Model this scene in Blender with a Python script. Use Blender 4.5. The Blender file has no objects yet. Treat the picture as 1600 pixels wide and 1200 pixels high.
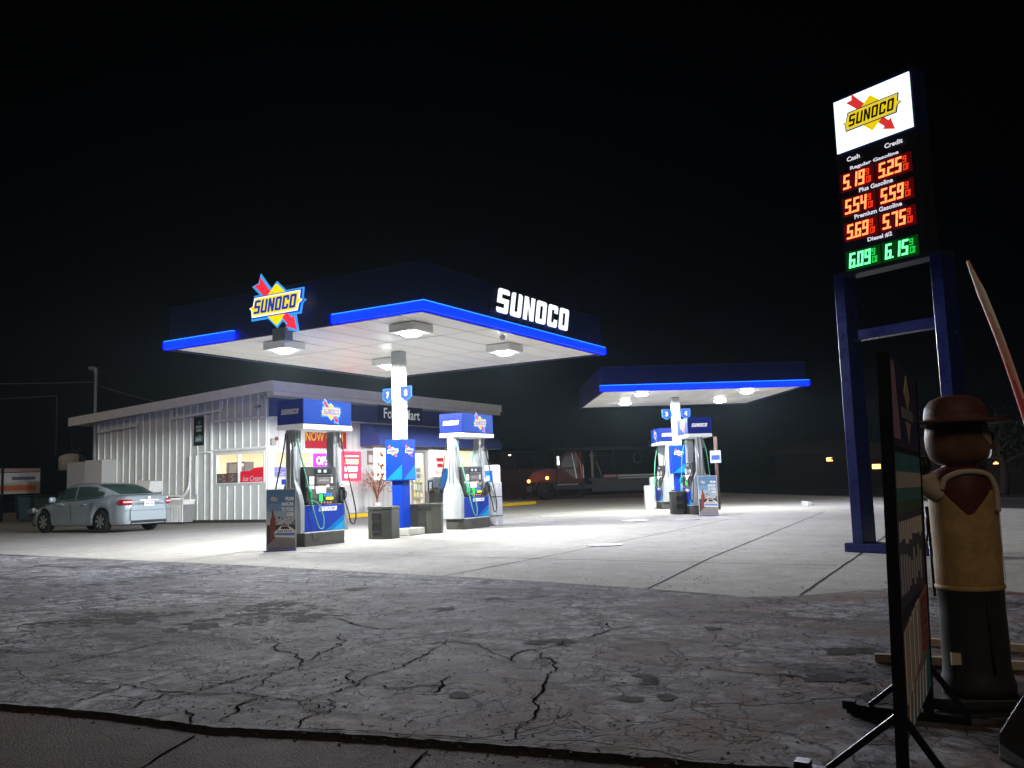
import bpy, math, random
from mathutils import Vector, Matrix, geometry, noise as mnoise
R = math.radians
PI = math.pi
random.seed(7)
sc = bpy.context.scene
COL = sc.collection

# ------------------------------------------------------------------ camera
cam_d = bpy.data.cameras.new('camera')
cam = bpy.data.objects.new('camera', cam_d); COL.objects.link(cam)
cam_d.sensor_width = 36; cam_d.lens = 1401.5 / 1600 * 36
cam_d.clip_start = 0.05; cam_d.clip_end = 2000
EYE = 1.07
pi_, ro_, ya_ = R(6.2823), R(-1.8436), R(30.678)
Fv = Vector((-math.sin(ya_) * math.cos(pi_), math.cos(ya_) * math.cos(pi_), math.sin(pi_)))
r0 = Vector((math.cos(ya_), math.sin(ya_), 0)); u0 = r0.cross(Fv)
rv = r0 * math.cos(ro_) + u0 * math.sin(ro_); uv = -r0 * math.sin(ro_) + u0 * math.cos(ro_)
m = Matrix.Identity(4)
for i in range(3):
    m[i][0] = rv[i]; m[i][1] = uv[i]; m[i][2] = -Fv[i]
m[2][3] = EYE
cam.matrix_world = m
sc.camera = cam
sc.view_settings.view_transform = 'Standard'; sc.view_settings.look = 'None'
sc.view_settings.exposure = 0.0; sc.view_settings.gamma = 1.0
sc.cycles.use_denoising = True
sc.cycles.max_bounces = 6; sc.cycles.sample_clamp_indirect = 6.0
sc.cycles.caustics_reflective = False; sc.cycles.caustics_refractive = False
sc.cycles.transparent_max_bounces = 12

# ------------------------------------------------------------------ night sky
w = bpy.data.worlds.new('World'); sc.world = w; w.use_nodes = True
nt = w.node_tree; bg = nt.nodes['Background']
sky = nt.nodes.new('ShaderNodeTexSky'); sky.sky_type = 'NISHITA'; sky.sun_disc = False
sky.sun_elevation = R(-6); sky.sun_rotation = R(200)
nt.links.new(sky.outputs[0], bg.inputs[0]); bg.inputs[1].default_value = 0.012

LAMPS = dict(canopy=1850, far=1750, store=420)
sun_d = bpy.data.lights.new('night_fill_sun', 'SUN'); sun_d.energy = .4; sun_d.angle = R(18); sun_d.color = (1, .80, .62)
sun = bpy.data.objects.new('night_fill_sun', sun_d); COL.objects.link(sun); sun.rotation_euler = Vector((.5, -1, .75)).to_track_quat('Z', 'Y').to_euler()

# ------------------------------------------------------------------ materials
MATS = {}
def mat(name, c, rough=.5, metal=0, em=None, es=0, var=0, vs=6, bump=0, bs=40, spec=.22, alpha=1, coat=0):
    if name in MATS: return MATS[name]
    mt = bpy.data.materials.new(name); mt.use_nodes = True
    n = mt.node_tree.nodes; l = mt.node_tree.links; b = n['Principled BSDF']
    b.inputs['Base Color'].default_value = (*c, 1); b.inputs['Roughness'].default_value = rough
    b.inputs['Metallic'].default_value = metal; b.inputs['Specular IOR Level'].default_value = spec
    if coat: b.inputs['Coat Weight'].default_value = coat; b.inputs['Coat Roughness'].default_value = .08
    if em: b.inputs['Emission Color'].default_value = (*em, 1); b.inputs['Emission Strength'].default_value = es
    if alpha < 1: b.inputs['Alpha'].default_value = alpha
    tc = n.new('ShaderNodeTexCoord')
    if var:
        nz = n.new('ShaderNodeTexNoise'); nz.inputs['Scale'].default_value = vs; nz.inputs['Detail'].default_value = 6
        nz.inputs['Roughness'].default_value = .65
        l.new(tc.outputs['Object'], nz.inputs['Vector'])
        mr = n.new('ShaderNodeMapRange'); mr.inputs[1].default_value = .3; mr.inputs[2].default_value = .7
        mr.inputs[3].default_value = 1 - var; mr.inputs[4].default_value = 1 + var * .6
        l.new(nz.outputs[0], mr.inputs[0])
        mx = n.new('ShaderNodeVectorMath'); mx.operation = 'SCALE'; mx.inputs[0].default_value = c
        l.new(mr.outputs[0], mx.inputs['Scale']); l.new(mx.outputs[0], b.inputs['Base Color'])
        mr2 = n.new('ShaderNodeMapRange'); mr2.inputs[3].default_value = max(0, rough - .12); mr2.inputs[4].default_value = min(1, rough + .15)
        l.new(nz.outputs[0], mr2.inputs[0]); l.new(mr2.outputs[0], b.inputs['Roughness'])
    if bump:
        nb = n.new('ShaderNodeTexNoise'); nb.inputs['Scale'].default_value = bs; nb.inputs['Detail'].default_value = 5
        l.new(tc.outputs['Object'], nb.inputs['Vector'])
        bp = n.new('ShaderNodeBump'); bp.inputs['Strength'].default_value = bump; bp.inputs['Distance'].default_value = .02
        l.new(nb.outputs[0], bp.inputs['Height']); l.new(bp.outputs[0], b.inputs['Normal'])
    MATS[name] = mt
    return mt

WHITE = mat('white_paint', (.36, .37, .355), .45, var=.08, vs=2.5)
SOFFIT = mat('soffit_white', (.8, .77, .72), .38, var=.05, vs=2)
LENS = mat('lamp_lens', (1, 1, 1), .3, em=(.95, 1, .97), es=70)
NAVY = mat('navy_fascia', (.002, .006, .055), .4, spec=.1, var=.1, vs=2)
LEDBLUE = mat('blue_led_band', (.01, .03, .5), .4, em=(.0, .0013, 1), es=38)
LEDEDGE = mat('blue_led_edge', (.05, .3, .9), .4, em=(.02, .3, 1), es=1.6)
BLUE = mat('pump_blue', (.004, .028, .26), .45, var=.08, vs=4, spec=.15)
BLUEGLOW = mat('valance_blue', (.0003, .006, .045), .6, em=(.0, .11, .8), es=.5, spec=.04)
BLUEEND = mat('valance_end_blue', (.001, .006, .07), .6, spec=.1, em=(.01, .02, .5), es=.1)
CYANB = mat('light_blue_swoosh', (.003, .13, .38), .5, spec=.1)
POLEBLUE = mat('pole_blue', (.004, .007, .07), .28, var=.25, vs=5, coat=.3, bump=.15, bs=12)
COLBLUE = mat('column_blue', (.002, .028, .27), .45, spec=.12, var=.06, vs=4)
DGREY = mat('dark_grey_plastic', (.03, .031, .03), .5, var=.15, vs=8)
BINGREY = mat('bin_grey', (.042, .043, .036), .55, var=.15, vs=6, bump=.2, bs=60)
BLACK = mat('black_plastic', (.012, .012, .013), .4, var=.2, vs=8)
BLACKM = mat('black_metal', (.01, .01, .011), .35, metal=.3, var=.2, vs=10)
GREY = mat('mid_grey', (.28, .28, .27), .5, var=.1, vs=5)
STEEL = mat('steel', (.5, .5, .5), .3, metal=.8, var=.1, vs=5)
SCREEN = mat('lit_screen', (.8, .8, .8), .3, em=(1, 1, .95), es=.9)
GREEN = mat('nozzle_green', (.01, .35, .12), .4, var=.1)
GREENH = mat('green_hose', (.08, .32, .2), .4, var=.1)
YELLOW = mat('logo_yellow', (.42, .3, .005), .5, spec=.1)
RED = mat('logo_red', (.65, .03, .04), .4)
CHROMEW = mat('label_white', (.6, .6, .6), .5)
BTNB = mat('button_blue', (.03, .2, .7), .4, em=(.05, .25, .9), es=.3)
BTNY = mat('button_yellow', (.8, .7, .02), .4, em=(.9, .8, .02), es=.3)
BTNG = mat('button_green', (.02, .6, .1), .4, em=(.05, .8, .1), es=.25)
LOGY = mat('logo_yellow_lit', (.9, .75, .02), .4, em=(1, .72, .0), es=1.0)
LOGR = mat('logo_red_lit', (.7, .02, .05), .4, em=(1, .03, .06), es=.9)
LOGB = mat('logo_blue_lit', (.01, .06, .5), .4, em=(.0, .05, .6), es=.6)
LOGW = mat('logo_white_lit', (.9, .9, .8), .4, em=(1, .9, .55), es=1.3)
LOGC = mat('logo_cyan_edge', (.1, .5, .9), .4, em=(.03, .35, .9), es=.9)
LETW = mat('channel_letter_white', (.9, .9, .9), .4, em=(.85, .93, 1), es=1.25)
PANELW = mat('sign_panel_lit', (.9, .95, .95), .3, em=(.82, 1, .96), es=1.35)
LEDR = mat('led_digit_red', (1, .2, .1), .5, em=(1, .13, .035), es=4.5)
LEDR2 = mat('led_digit_red_dim', (.6, .02, .01), .5, em=(1, .05, .01), es=.9)
LEDG = mat('led_digit_green', (.2, 1, .4), .5, em=(.1, 1, .25), es=3)
LEDG2 = mat('led_digit_green_dim', (.05, .6, .1), .5, em=(.02, 1, .12), es=.6)
SGNW = mat('sign_text_white', (.85, .85, .85), .5, em=(.9, .85, 1), es=.75)
SGNBLK = mat('sign_black', (.008, .008, .01), .4)
SGNBLU = mat('sign_text_blue', (.02, .02, .3), .4)
WALL = mat('metal_siding', (.58, .62, .59), .5, var=.12, vs=1.3, bump=.12, bs=3)
WALLF = mat('front_siding', (.5, .5, .49), .5, var=.06, vs=2)
TRIMW = mat('trim_white', (.82, .84, .8), .45, var=.08, vs=3)
ROOFM = mat('roof_metal', (.55, .56, .54), .45, var=.12, vs=2)
AWN = mat('awning_navy', (.035, .055, .22), .7, var=.12, vs=5)
BAND = mat('store_band_navy', (.04, .06, .22), .5, var=.1, vs=3)
GLASS = mat('window_glass', (.6, .7, .7), .03, spec=.6, alpha=.14)
CREAM = mat('interior_cream', (.75, .66, .48), .7, var=.06, vs=2)
ICEL = mat('interior_ceiling_light', (1, 1, 1), .5, em=(1, .93, .78), es=2.2)
YCURB = mat('yellow_curb', (.6, .42, .01), .6, var=.2, vs=5, bump=.3)
REDPOST = mat('poster_red', (.26, .006, .02), .5, em=(.9, .02, .04), es=.12, var=.1)
NEONP = mat('neon_purple', (.1, .01, .2), .4, em=(.45, .015, .9), es=4)
NEONW = mat('neon_white', (1, .9, 1), .4, em=(1, .75, 1), es=3.0)
NEONR = mat('neon_red_panel', (.2, .005, .01), .4, em=(1, .018, .045), es=7)
NEONY = mat('neon_digits', (1, .7, .3), .4, em=(1, .6, .2), es=4)
LIGHTBOX = mat('menu_lightbox', (.9, .85, .75), .4, em=(1, .92, .78), es=1.6)
FOODBR = mat('menu_food_brown', (.2, .07, .02), .6, em=(.3, .1, .02), es=.4, var=.4, vs=20)
RUBBER = mat('tyre_rubber', (.012, .012, .012), .75, bump=.2, bs=80)
TRUNKB = mat('bark', (.014, .01, .008), .95, spec=.01, var=.3, vs=6, bump=.6)
LEAF = mat('dark_foliage', (.009, .009, .006), .9, spec=.01, var=.3, vs=3)

# ------------------------------------------------------------------ mesh builder
def cross(a, b): return Vector(a).cross(Vector(b))
def frame(o, u, v):
    u = Vector(u).normalized(); v = Vector(v).normalized()
    return (Vector(o), u, v, u.cross(v))
def FY(x, y, z): return frame((x, y, z), (1, 0, 0), (0, 0, 1))      # faces -y
def FX(x, y, z): return frame((x, y, z), (0, 1, 0), (0, 0, 1))      # faces +x
def FXN(x, y, z): return frame((x, y, z), (0, -1, 0), (0, 0, 1))    # faces -x
def FYP(x, y, z): return frame((x, y, z), (-1, 0, 0), (0, 0, 1))    # faces +y
def sub(fr, u, v, w=0): return (fr[0] + fr[1] * u + fr[2] * v + fr[3] * w, fr[1], fr[2], fr[3])
_txt = {}
class MB:
    def __init__(s): s.v = []; s.f = []; s.m = []; s.s = []
    def face(s, idx, mi=0, sm=False): s.f.append(idx); s.m.append(mi); s.s.append(sm)
    def box(s, x0, x1, y0, y1, z0, z1, mi=0):
        b = len(s.v)
        for z in (z0, z1):
            for x, y in ((x0, y0), (x1, y0), (x1, y1), (x0, y1)): s.v.append((x, y, z))
        for q in ((3, 2, 1, 0), (4, 5, 6, 7), (0, 1, 5, 4), (1, 2, 6, 5), (2, 3, 7, 6), (3, 0, 4, 7)):
            s.face([b + i for i in q], mi)
        return s
    def prism(s, pts, fr, d0, d1, mi=0, mside=None):
        pts = [Vector((p[0], p[1])) for p in pts]
        a = sum(pts[i].x * pts[(i + 1) % len(pts)].y - pts[(i + 1) % len(pts)].x * pts[i].y for i in range(len(pts)))
        if a < 0: pts.reverse()
        o, u, v, w_ = fr; n = len(pts); b = len(s.v)
        for d in (d0, d1):
            for p in pts: s.v.append(tuple(o + u * p.x + v * p.y + w_ * d))
        tri = geometry.tessellate_polygon([[Vector((p.x, p.y, 0)) for p in pts]])
        for t in tri:
            A = pts[t[0]]; B = pts[t[1]]; C_ = pts[t[2]]
            t = t if (B - A).cross(C_ - A) > 0 else (t[0], t[2], t[1])
            s.face([b + n + i for i in t], mi); s.face([b + i for i in reversed(t)], mi)
        for i in range(n):
            j = (i + 1) % n
            s.face([b + i, b + j, b + n + j, b + n + i], mi if mside is None else mside)
        return s
    def rect(s, u0, u1, v0, v1, fr, d0, d1, mi=0): return s.prism([(u0, v0), (u1, v0), (u1, v1), (u0, v1)], fr, d0, d1, mi)
    def tube(s, pts, r, n=8, mi=0, sm=True):
        pts = [Vector(p) for p in pts]; b = len(s.v); k = len(pts)
        prev = None
        for i, p in enumerate(pts):
            t = (pts[min(i + 1, k - 1)] - pts[max(i - 1, 0)]).normalized()
            if prev is None:
                a = Vector((0, 0, 1)) if abs(t.z) < .9 else Vector((1, 0, 0))
                e = t.cross(a).normalized()
            else:
                e = (prev - t * prev.dot(t)).normalized()
            prev = e; g = t.cross(e)
            rr = r[i] if isinstance(r, (list, tuple)) else r
            for j in range(n):
                a = 2 * PI * j / n
                s.v.append(tuple(p + (e * math.cos(a) + g * math.sin(a)) * rr))
        for i in range(k - 1):
            for j in range(n):
                s.face([b + i * n + j, b + i * n + (j + 1) % n, b + (i + 1) * n + (j + 1) % n, b + (i + 1) * n + j], mi, sm)
        s.face([b + j for j in reversed(range(n))], mi); s.face([b + (k - 1) * n + j for j in range(n)], mi)
        return s
    def bar(s, p, q, wd, ht=None, mi=0):
        p = Vector(p); q = Vector(q); t = (q - p).normalized(); ht = ht or wd
        a = Vector((0, 0, 1)) if abs(t.z) < .95 else Vector((0, 1, 0))
        e = t.cross(a).normalized(); g = e.cross(t)
        return s.prism([(-wd / 2, -ht / 2), (wd / 2, -ht / 2), (wd / 2, ht / 2), (-wd / 2, ht / 2)], (p, e, g, e.cross(g)), 0, (q - p).dot(e.cross(g)), mi)
    def lathe(s, prof, c=(0, 0, 0), n=24, mi=0, sm=True, sx=1, sy=1, axis='z'):
        b = len(s.v); k = len(prof); c = Vector(c)
        for r, h in prof:
            for j in range(n):
                a = 2 * PI * j / n; x = r * math.cos(a) * sx; y = r * math.sin(a) * sy
                p = (x, y, h) if axis == 'z' else ((x, h, y) if axis == 'y' else (h, x, y))
                s.v.append(tuple(c + Vector(p)))
        for i in range(k - 1):
            for j in range(n):
                q = [b + i * n + j, b + i * n + (j + 1) % n, b + (i + 1) * n + (j + 1) % n, b + (i + 1) * n + j]
                s.face(q, mi[i] if isinstance(mi, list) else mi, sm)
        m0 = mi[0] if isinstance(mi, list) else mi; m1 = mi[-1] if isinstance(mi, list) else mi
        s.face([b + j for j in reversed(range(n))], m0); s.face([b + (k - 1) * n + j for j in range(n)], m1)
        return s
    def text(s, string, fr, width, height, d0, d1, mi=0, shear=0, bold=0, align='c'):
        key = (string, bold)
        if key not in _txt:
            cu = bpy.data.curves.new('t', 'FONT'); cu.body = string; cu.size = 1; cu.offset = bold; cu.resolution_u = 3
            ob = bpy.data.objects.new('t', cu); COL.objects.link(ob)
            dg = bpy.context.evaluated_depsgraph_get(); ev = ob.evaluated_get(dg); me = ev.to_mesh()
            vs = [v.co.copy() for v in me.vertices]; fs = [list(p.vertices) for p in me.polygons]
            ev.to_mesh_clear(); bpy.data.objects.remove(ob); bpy.data.curves.remove(cu)
            _txt[key] = (vs, fs)
        vs, fs = _txt[key]
        if not vs: return s
        x0 = min(v.x for v in vs); x1 = max(v.x for v in vs); y0 = min(v.y for v in vs); y1 = max(v.y for v in vs)
        kx = width / (x1 - x0); ky = height / (y1 - y0)
        o, u, v_, w_ = fr; b = len(s.v)
        for q in vs:
            X = (q.x - (x0 + x1) / 2) * kx; Y = (q.y - (y0 + y1) / 2) * ky; X += Y * shear
            s.v.append(tuple(o + u * X + v_ * Y + w_ * d1))
        for f in fs: s.face([b + i for i in f], mi)
        return s
    def build(s, name, mats, parent=None, smooth=False, bevel=0, seg=2, auto=None):
        me = bpy.data.meshes.new(name); me.from_pydata(s.v, [], s.f); 
        for mt in (mats if isinstance(mats, (list, tuple)) else [mats]): me.materials.append(mt)
        nm = len(me.materials)
        for p, mi, sm in zip(me.polygons, s.m, s.s):
            p.material_index = min(mi, nm - 1); p.use_smooth = sm or smooth
        me.update()
        ob = bpy.data.objects.new(name, me); COL.objects.link(ob)
        if parent: ob.parent = parent
        if bevel:
            md = ob.modifiers.new('bevel', 'BEVEL'); md.width = bevel; md.segments = seg; md.limit_method = 'ANGLE'; md.angle_limit = R(40)
        return ob

def tag(o, label, cat, group=None, kind=None):
    if label: o['label'] = label
    if cat: o['category'] = cat
    if group: o['group'] = group
    if kind: o['kind'] = kind
    return o
def thing(name, label, cat, loc=(0, 0, 0), rz=0, group=None):
    o = bpy.data.objects.new(name, None); COL.objects.link(o); o.empty_display_size = .2
    o.location = loc; o.rotation_euler = (0, 0, rz)
    return tag(o, label, cat, group)
def dup(root, loc, rz, label):
    r = root.copy(); COL.objects.link(r); r.location = loc; r.rotation_euler = (0, 0, rz); r['label'] = label
    for ch in list(root.children):
        c = ch.copy(); COL.objects.link(c); c.parent = r
        for g in list(ch.children):
            d = g.copy(); COL.objects.link(d); d.parent = c
    return r
def at(px, dist, z=0):   # bearing (as a column of a 1600 px wide view) and distance to a point on the ground
    a = ya_ - math.atan((px - 800) / 1401.5)
    return (-math.sin(a) * dist, math.cos(a) * dist, z)
def struct(o): o['kind'] = 'structure'; return o
def smooth_path(pts, n=6):
    pts = [Vector(p) for p in pts]; out = []
    P = [pts[0] * 2 - pts[1]] + pts + [pts[-1] * 2 - pts[-2]]
    for i in range(1, len(P) - 2):
        for k in range(n):
            t = k / n; a, b, c, d = P[i - 1], P[i], P[i + 1], P[i + 2]
            out.append(.5 * ((2 * b) + (-a + c) * t + (2 * a - 5 * b + 4 * c - d) * t * t + (-a + 3 * b - 3 * c + d) * t ** 3))
    out.append(pts[-1]); return out

# ------------------------------------------------------------------ block lettering + emblem
def glyph(ch, w=.62, t=.2, tv=.2):
    m_ = .5; th = tv / 2
    if ch == 'S': P = [[(0, 0), (w, 0), (w, m_ + th), (t, m_ + th), (t, 1 - tv), (w, 1 - tv), (w, 1), (0, 1), (0, m_ - th), (w - t, m_ - th), (w - t, tv), (0, tv)]]
    elif ch == 'U': P = [[(0, 0), (w, 0), (w, 1), (w - t, 1), (w - t, tv), (t, tv), (t, 1), (0, 1)]]
    elif ch == 'N': P = [[(0, 0), (t, 0), (t, .62), (w - t, 0), (w, 0), (w, 1), (w - t, 1), (w - t, .38), (t, 1), (0, 1)]]
    elif ch == 'O': P = [[(w / 2, 0), (w / 2, tv), (t, tv), (t, 1 - tv), (w / 2, 1 - tv), (w / 2, 1), (0, 1), (0, 0)],
                         [(w / 2, 0), (w, 0), (w, 1), (w / 2, 1), (w / 2, 1 - tv), (w - t, 1 - tv), (w - t, tv), (w / 2, tv)]]
    elif ch == 'C': P = [[(0, 0), (w, 0), (w, .36), (w - t, .36), (w - t, tv), (t, tv), (t, 1 - tv), (w - t, 1 - tv), (w - t, .64), (w, .64), (w, 1), (0, 1)]]
    return P
def cham(pts, c, w, ch):
    out = []; n = len(pts)
    for i, p in enumerate(pts):
        a = Vector(pts[i - 1]); b = Vector(p); d = Vector(pts[(i + 1) % n])
        corner = (abs(b.x) < 1e-4 or abs(b.x - w) < 1e-4) and (abs(b.y) < 1e-4 or abs(b.y - 1) < 1e-4)
        if corner and ch != 'N':
            out.append(tuple(b + (a - b).normalized() * c)); out.append(tuple(b + ((a - b).normalized() + (d - b).normalized()) * c * .3)); out.append(tuple(b + (d - b).normalized() * c))
        else: out.append(tuple(b))
    return out
def word(mb, fr, width, height, d0, d1, mi, mside=None, slant=.2, t=.2, gap=.14, grow=0):
    w = .62; s = 'SUNOCO'; tot = len(s) * w + (len(s) - 1) * gap
    kx = width / tot
    for k, ch in enumerate(s):
        for P in glyph(ch, w, t, t * .92):
            P = cham(P, .1, w, ch)
            q = []
            for x, y in P:
                X = (k * (w + gap) + x - tot / 2) * kx; Y = (y - .5) * height
                q.append((X + Y * slant, Y))
            mb.prism(q, fr, d0, d1, mi, mside)
def emblem(mb, fr, W, idx, d=.01, rim=True):
    # idx: yellow, red, blue, white, cyan
    Y, R_, B, Wt, Cy = idx
    def P(pts, k=1): return [(x * W * k, y * W * k) for x, y in pts]
    def arrow(g):
        a = Vector((-.40, .40)); b = Vector((.40, -.42)); t = (b - a).normalized(); n = Vector((-t.y, t.x)); h = .055 + g
        A = a - t * g; Bq = b + t * g * 1.6
        hs = b - t * .2
        return [tuple(A + n * (h * 1.5)), tuple(A + t * .07 * (1 if not g else .9)), tuple(A - n * (h * 1.5)), tuple(a + t * .2 - n * h * 1.3), tuple(hs - n * h),
                tuple(hs - n * (h * 1.9)), tuple(Bq), tuple(hs + n * (h * 1.9)), tuple(hs + n * h), tuple(a + t * .2 + n * h * 1.3)]
    def dia(g): return [(-.36 - g, 0), (0, -.31 - g), (.36 + g, 0), (0, .31 + g)]
    def plate(g): return [(-.5 - g, -.03), (-.49 - g, -.15 - g), (.44 + g, -.15 - g), (.47 + g, -.04), (.54 + g, 0), (.48 + g, .03), (.5 + g, .15 + g), (-.43 - g, .15 + g), (-.47 - g, .02), (-.54 - g, 0)]
    if rim:
        mb.prism(P(arrow(.03)), fr, 0, d, Cy); mb.prism(P(dia(.04)), fr, 0, d * .9, Cy); mb.prism(P(plate(.04)), fr, 0, d * .8, Cy)
    mb.prism(P(arrow(0)), fr, 0, d * 1.6, R_)
    mb.prism(P(dia(0)), fr, 0, d * 2.0, Y)
    mb.prism(P(plate(.012)), fr, 0, d * 2.5, B)
    mb.prism(P(plate(-.004)), fr, 0, d * 3.0, Wt)
    mb.prism(P(plate(-.028)), fr, 0, d * 3.4, Y)
    word(mb, sub(fr, 0, 0, 0), W * .84, W * .2, 0, d * 4, B, slant=.2, t=.19)

# ------------------------------------------------------------------ ground
def ground_mat(name, base, dark, rust, kind):
    mt = bpy.data.materials.new(name); mt.use_nodes = True
    n = mt.node_tree.nodes; l = mt.node_tree.links; b = n['Principled BSDF']
    tc = n.new('ShaderNodeTexCoord')
    def noise(scale, det=6, rough=.6, dist=0, vec=None):
        x = n.new('ShaderNodeTexNoise'); x.inputs['Scale'].default_value = scale; x.inputs['Detail'].default_value = det
        x.inputs['Roughness'].default_value = rough; x.inputs['Distortion'].default_value = dist
        l.new(vec or tc.outputs['Object'], x.inputs['Vector']); return x.outputs[0]
    def mr(src, a, c, lo=0, hi=1):
        x = n.new('ShaderNodeMapRange'); x.inputs[1].default_value = a; x.inputs[2].default_value = c
        x.inputs[3].default_value = lo; x.inputs[4].default_value = hi; l.new(src, x.inputs[0]); return x.outputs[0]
    def math_(op, a, c):
        x = n.new('ShaderNodeMath'); x.operation = op
        for i, s_ in enumerate((a, c)):
            if isinstance(s_, (int, float)): x.inputs[i].default_value = s_
            else: l.new(s_, x.inputs[i])
        return x.outputs[0]
    def mix(f, a, c, mode='MIX'):
        x = n.new('ShaderNodeMix'); x.data_type = 'RGBA'; x.blend_type = mode
        if isinstance(f, (int, float)): x.inputs[0].default_value = f
        else: l.new(f, x.inputs[0])
        for k, s_ in ((6, a), (7, c)):
            if isinstance(s_, tuple): x.inputs[k].default_value = (*s_, 1)
            else: l.new(s_, x.inputs[k])
        return x.outputs[2]
    big = noise(.35, 5, .65); med = noise(2.6, 10, .78, .3); fine = noise(22, 8, .8); grit = noise(75, 5, .85)
    K_ = 1.0 if kind == 'apron' else .65
    c = mix(mr(med, .42, .62, 0, .8 * K_ + .1), base, tuple(x * .55 for x in base))
    c = mix(mr(big, .42, .62, 0, .5), c, dark)
    c = mix(mr(fine, .42, .62, 0, .75 * K_ + .05), c, tuple(x * .35 for x in base))
    c = mix(mr(grit, .5, .62, 0, .7 * K_), c, tuple(x * .2 for x in base))
    c = mix(mr(grit, .5, .36, 0, .45 * K_), c, tuple(min(1, x * 1.7) for x in base))
    h = math_('ADD', math_('MULTIPLY', fine, .5), math_('MULTIPLY', grit, .3))
    h = math_('ADD', h, math_('MULTIPLY', med, .35))
    if kind == 'apron':
        vm = n.new('ShaderNodeMapping'); vm.inputs['Rotation'].default_value = (0, 0, R(20)); vm.inputs['Scale'].default_value = (1, 1.6, 1)
        l.new(tc.outputs['Object'], vm.inputs[0])
        rst = noise(.9, 7, .7, 1.2, vm.outputs[0])
        sx = n.new('ShaderNodeSeparateXYZ'); l.new(tc.outputs['Object'], sx.inputs[0])
        right = mr(sx.outputs[0], -4.0, -.6, 0, 1)      # dirt drifts up on the roadside
        f = math_('MULTIPLY', mr(rst, .38, .62), math_('ADD', math_('MULTIPLY', right, .75), .22))
        c = mix(f, c, rust)
        # pale crazed patches
        pal = math_('MULTIPLY', mr(noise(.55, 7, .65, .8), .44, .6, .1, 1), mr(noise(6, 9, .8, .5), .47, .56, 0, .85))
        c = mix(pal, c, tuple(min(1, x * 1.75) for x in base))
        # oil stains and tyre scuffs drawn out along the way cars turn in
        mp = n.new('ShaderNodeMapping'); mp.inputs['Scale'].default_value = (.45, 1.5, 1); mp.inputs['Rotation'].default_value = (0, 0, R(-24)); l.new(tc.outputs['Object'], mp.inputs[0])
        stn = noise(1.1, 7, .72, .6, mp.outputs[0]); c = mix(mr(stn, .54, .62, 0, .75), c, tuple(x * .5 for x in dark))
        # pitted aggregate
        vo = n.new('ShaderNodeTexVoronoi'); vo.inputs['Scale'].default_value = 26; l.new(tc.outputs['Object'], vo.inputs[0])
        pit = math_('MULTIPLY', mr(vo.outputs['Distance'], .14, .3, 1, 0), mr(noise(.8, 5, .7, .5), .46, .6))
        c = mix(math_('MULTIPLY', pit, .85), c, tuple(x * .16 for x in dark))
        h = math_('SUBTRACT', h, math_('MULTIPLY', pit, .6))
        # fine crazing
        wv = n.new('ShaderNodeVectorMath'); wv.operation = 'MULTIPLY_ADD'
        nn = n.new('ShaderNodeTexNoise'); nn.inputs['Scale'].default_value = 2.2; nn.inputs['Detail'].default_value = 5
        l.new(tc.outputs['Object'], nn.inputs['Vector']); l.new(nn.outputs['Color'], wv.inputs[0]); wv.inputs[1].default_value = (.9, .9, 0); l.new(tc.outputs['Object'], wv.inputs[2])
        for sc_, th_, ms in ((.8, .009, .36), (1.8, .016, .42), (4.2, .03, .48)):
            v2 = n.new('ShaderNodeTexVoronoi'); v2.feature = 'DISTANCE_TO_EDGE'; v2.inputs['Scale'].default_value = sc_
            l.new(wv.outputs[0], v2.inputs[0])
            ck = math_('MULTIPLY', mr(v2.outputs['Distance'], 0, th_, 1, 0), mr(noise(.4 * sc_, 3, .5), ms, ms + .05))
            c = mix(math_('MULTIPLY', ck, .95), c, (.008, .007, .007)); h = math_('SUBTRACT', h, math_('MULTIPLY', ck, .45))
    if kind == 'court':
        st = mr(noise(.8, 8, .7, 2.0), .56, .66, 0, .5); c = mix(st, c, dark)
        sp = mr(noise(5, 3, .5), .68, .74, 0, .8); c = mix(sp, c, tuple(x * .4 for x in dark))
        wv2 = n.new('ShaderNodeMapping'); wv2.inputs['Scale'].default_value = (.35, 3.2, 1); wv2.inputs['Rotation'].default_value = (0, 0, R(-14)); l.new(tc.outputs['Object'], wv2.inputs[0])
        tr = mr(noise(1.2, 4, .5, .3, wv2.outputs[0]), .55, .7, 0, .3); c = mix(tr, c, tuple(x * .6 for x in base))
    if kind == 'street':
        vo = n.new('ShaderNodeTexVoronoi'); vo.inputs['Scale'].default_value = 85; l.new(tc.outputs['Object'], vo.inputs[0])
        sp = math_('MULTIPLY', mr(vo.outputs['Distance'], .1, .32, 1, 0), mr(noise(40, 2), .42, .5))
        c = mix(math_('MULTIPLY', sp, .85), c, (.2, .17, .14)); h = math_('ADD', h, math_('MULTIPLY', vo.outputs['Distance'], .5))
        c = mix(mr(noise(.7, 5), .45, .65, 0, .6), c, dark)
    l.new(c, b.inputs['Base Color'])
    l.new(mr(med, .3, .7, .8, .97), b.inputs['Roughness'])
    b.inputs['Specular IOR Level'].default_value = .06
    bp = n.new('ShaderNodeBump'); bp.inputs['Strength'].default_value = {'apron': .75, 'court': .25, 'street': .45, 'road': .3}[kind]
    bp.inputs['Distance'].default_value = .02; l.new(h, bp.inputs['Height']); l.new(bp.outputs[0], b.inputs['Normal'])
    return mt
GM_COURT = ground_mat('forecourt_concrete', (.36, .35, .31), (.22, .21, .18), (.2, .14, .09), 'court')
GM_APRON = ground_mat('worn_concrete', (.185, .188, .20), (.052, .046, .045), (.14, .076, .04), 'apron')
GM_STREET = ground_mat('street_aggregate', (.082, .05, .041), (.042, .027, .023), (.1, .07, .05), 'street')
GM_ROAD = ground_mat('road_asphalt', (.022, .022, .023), (.014, .014, .015), (.02, .018, .015), 'road')
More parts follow.
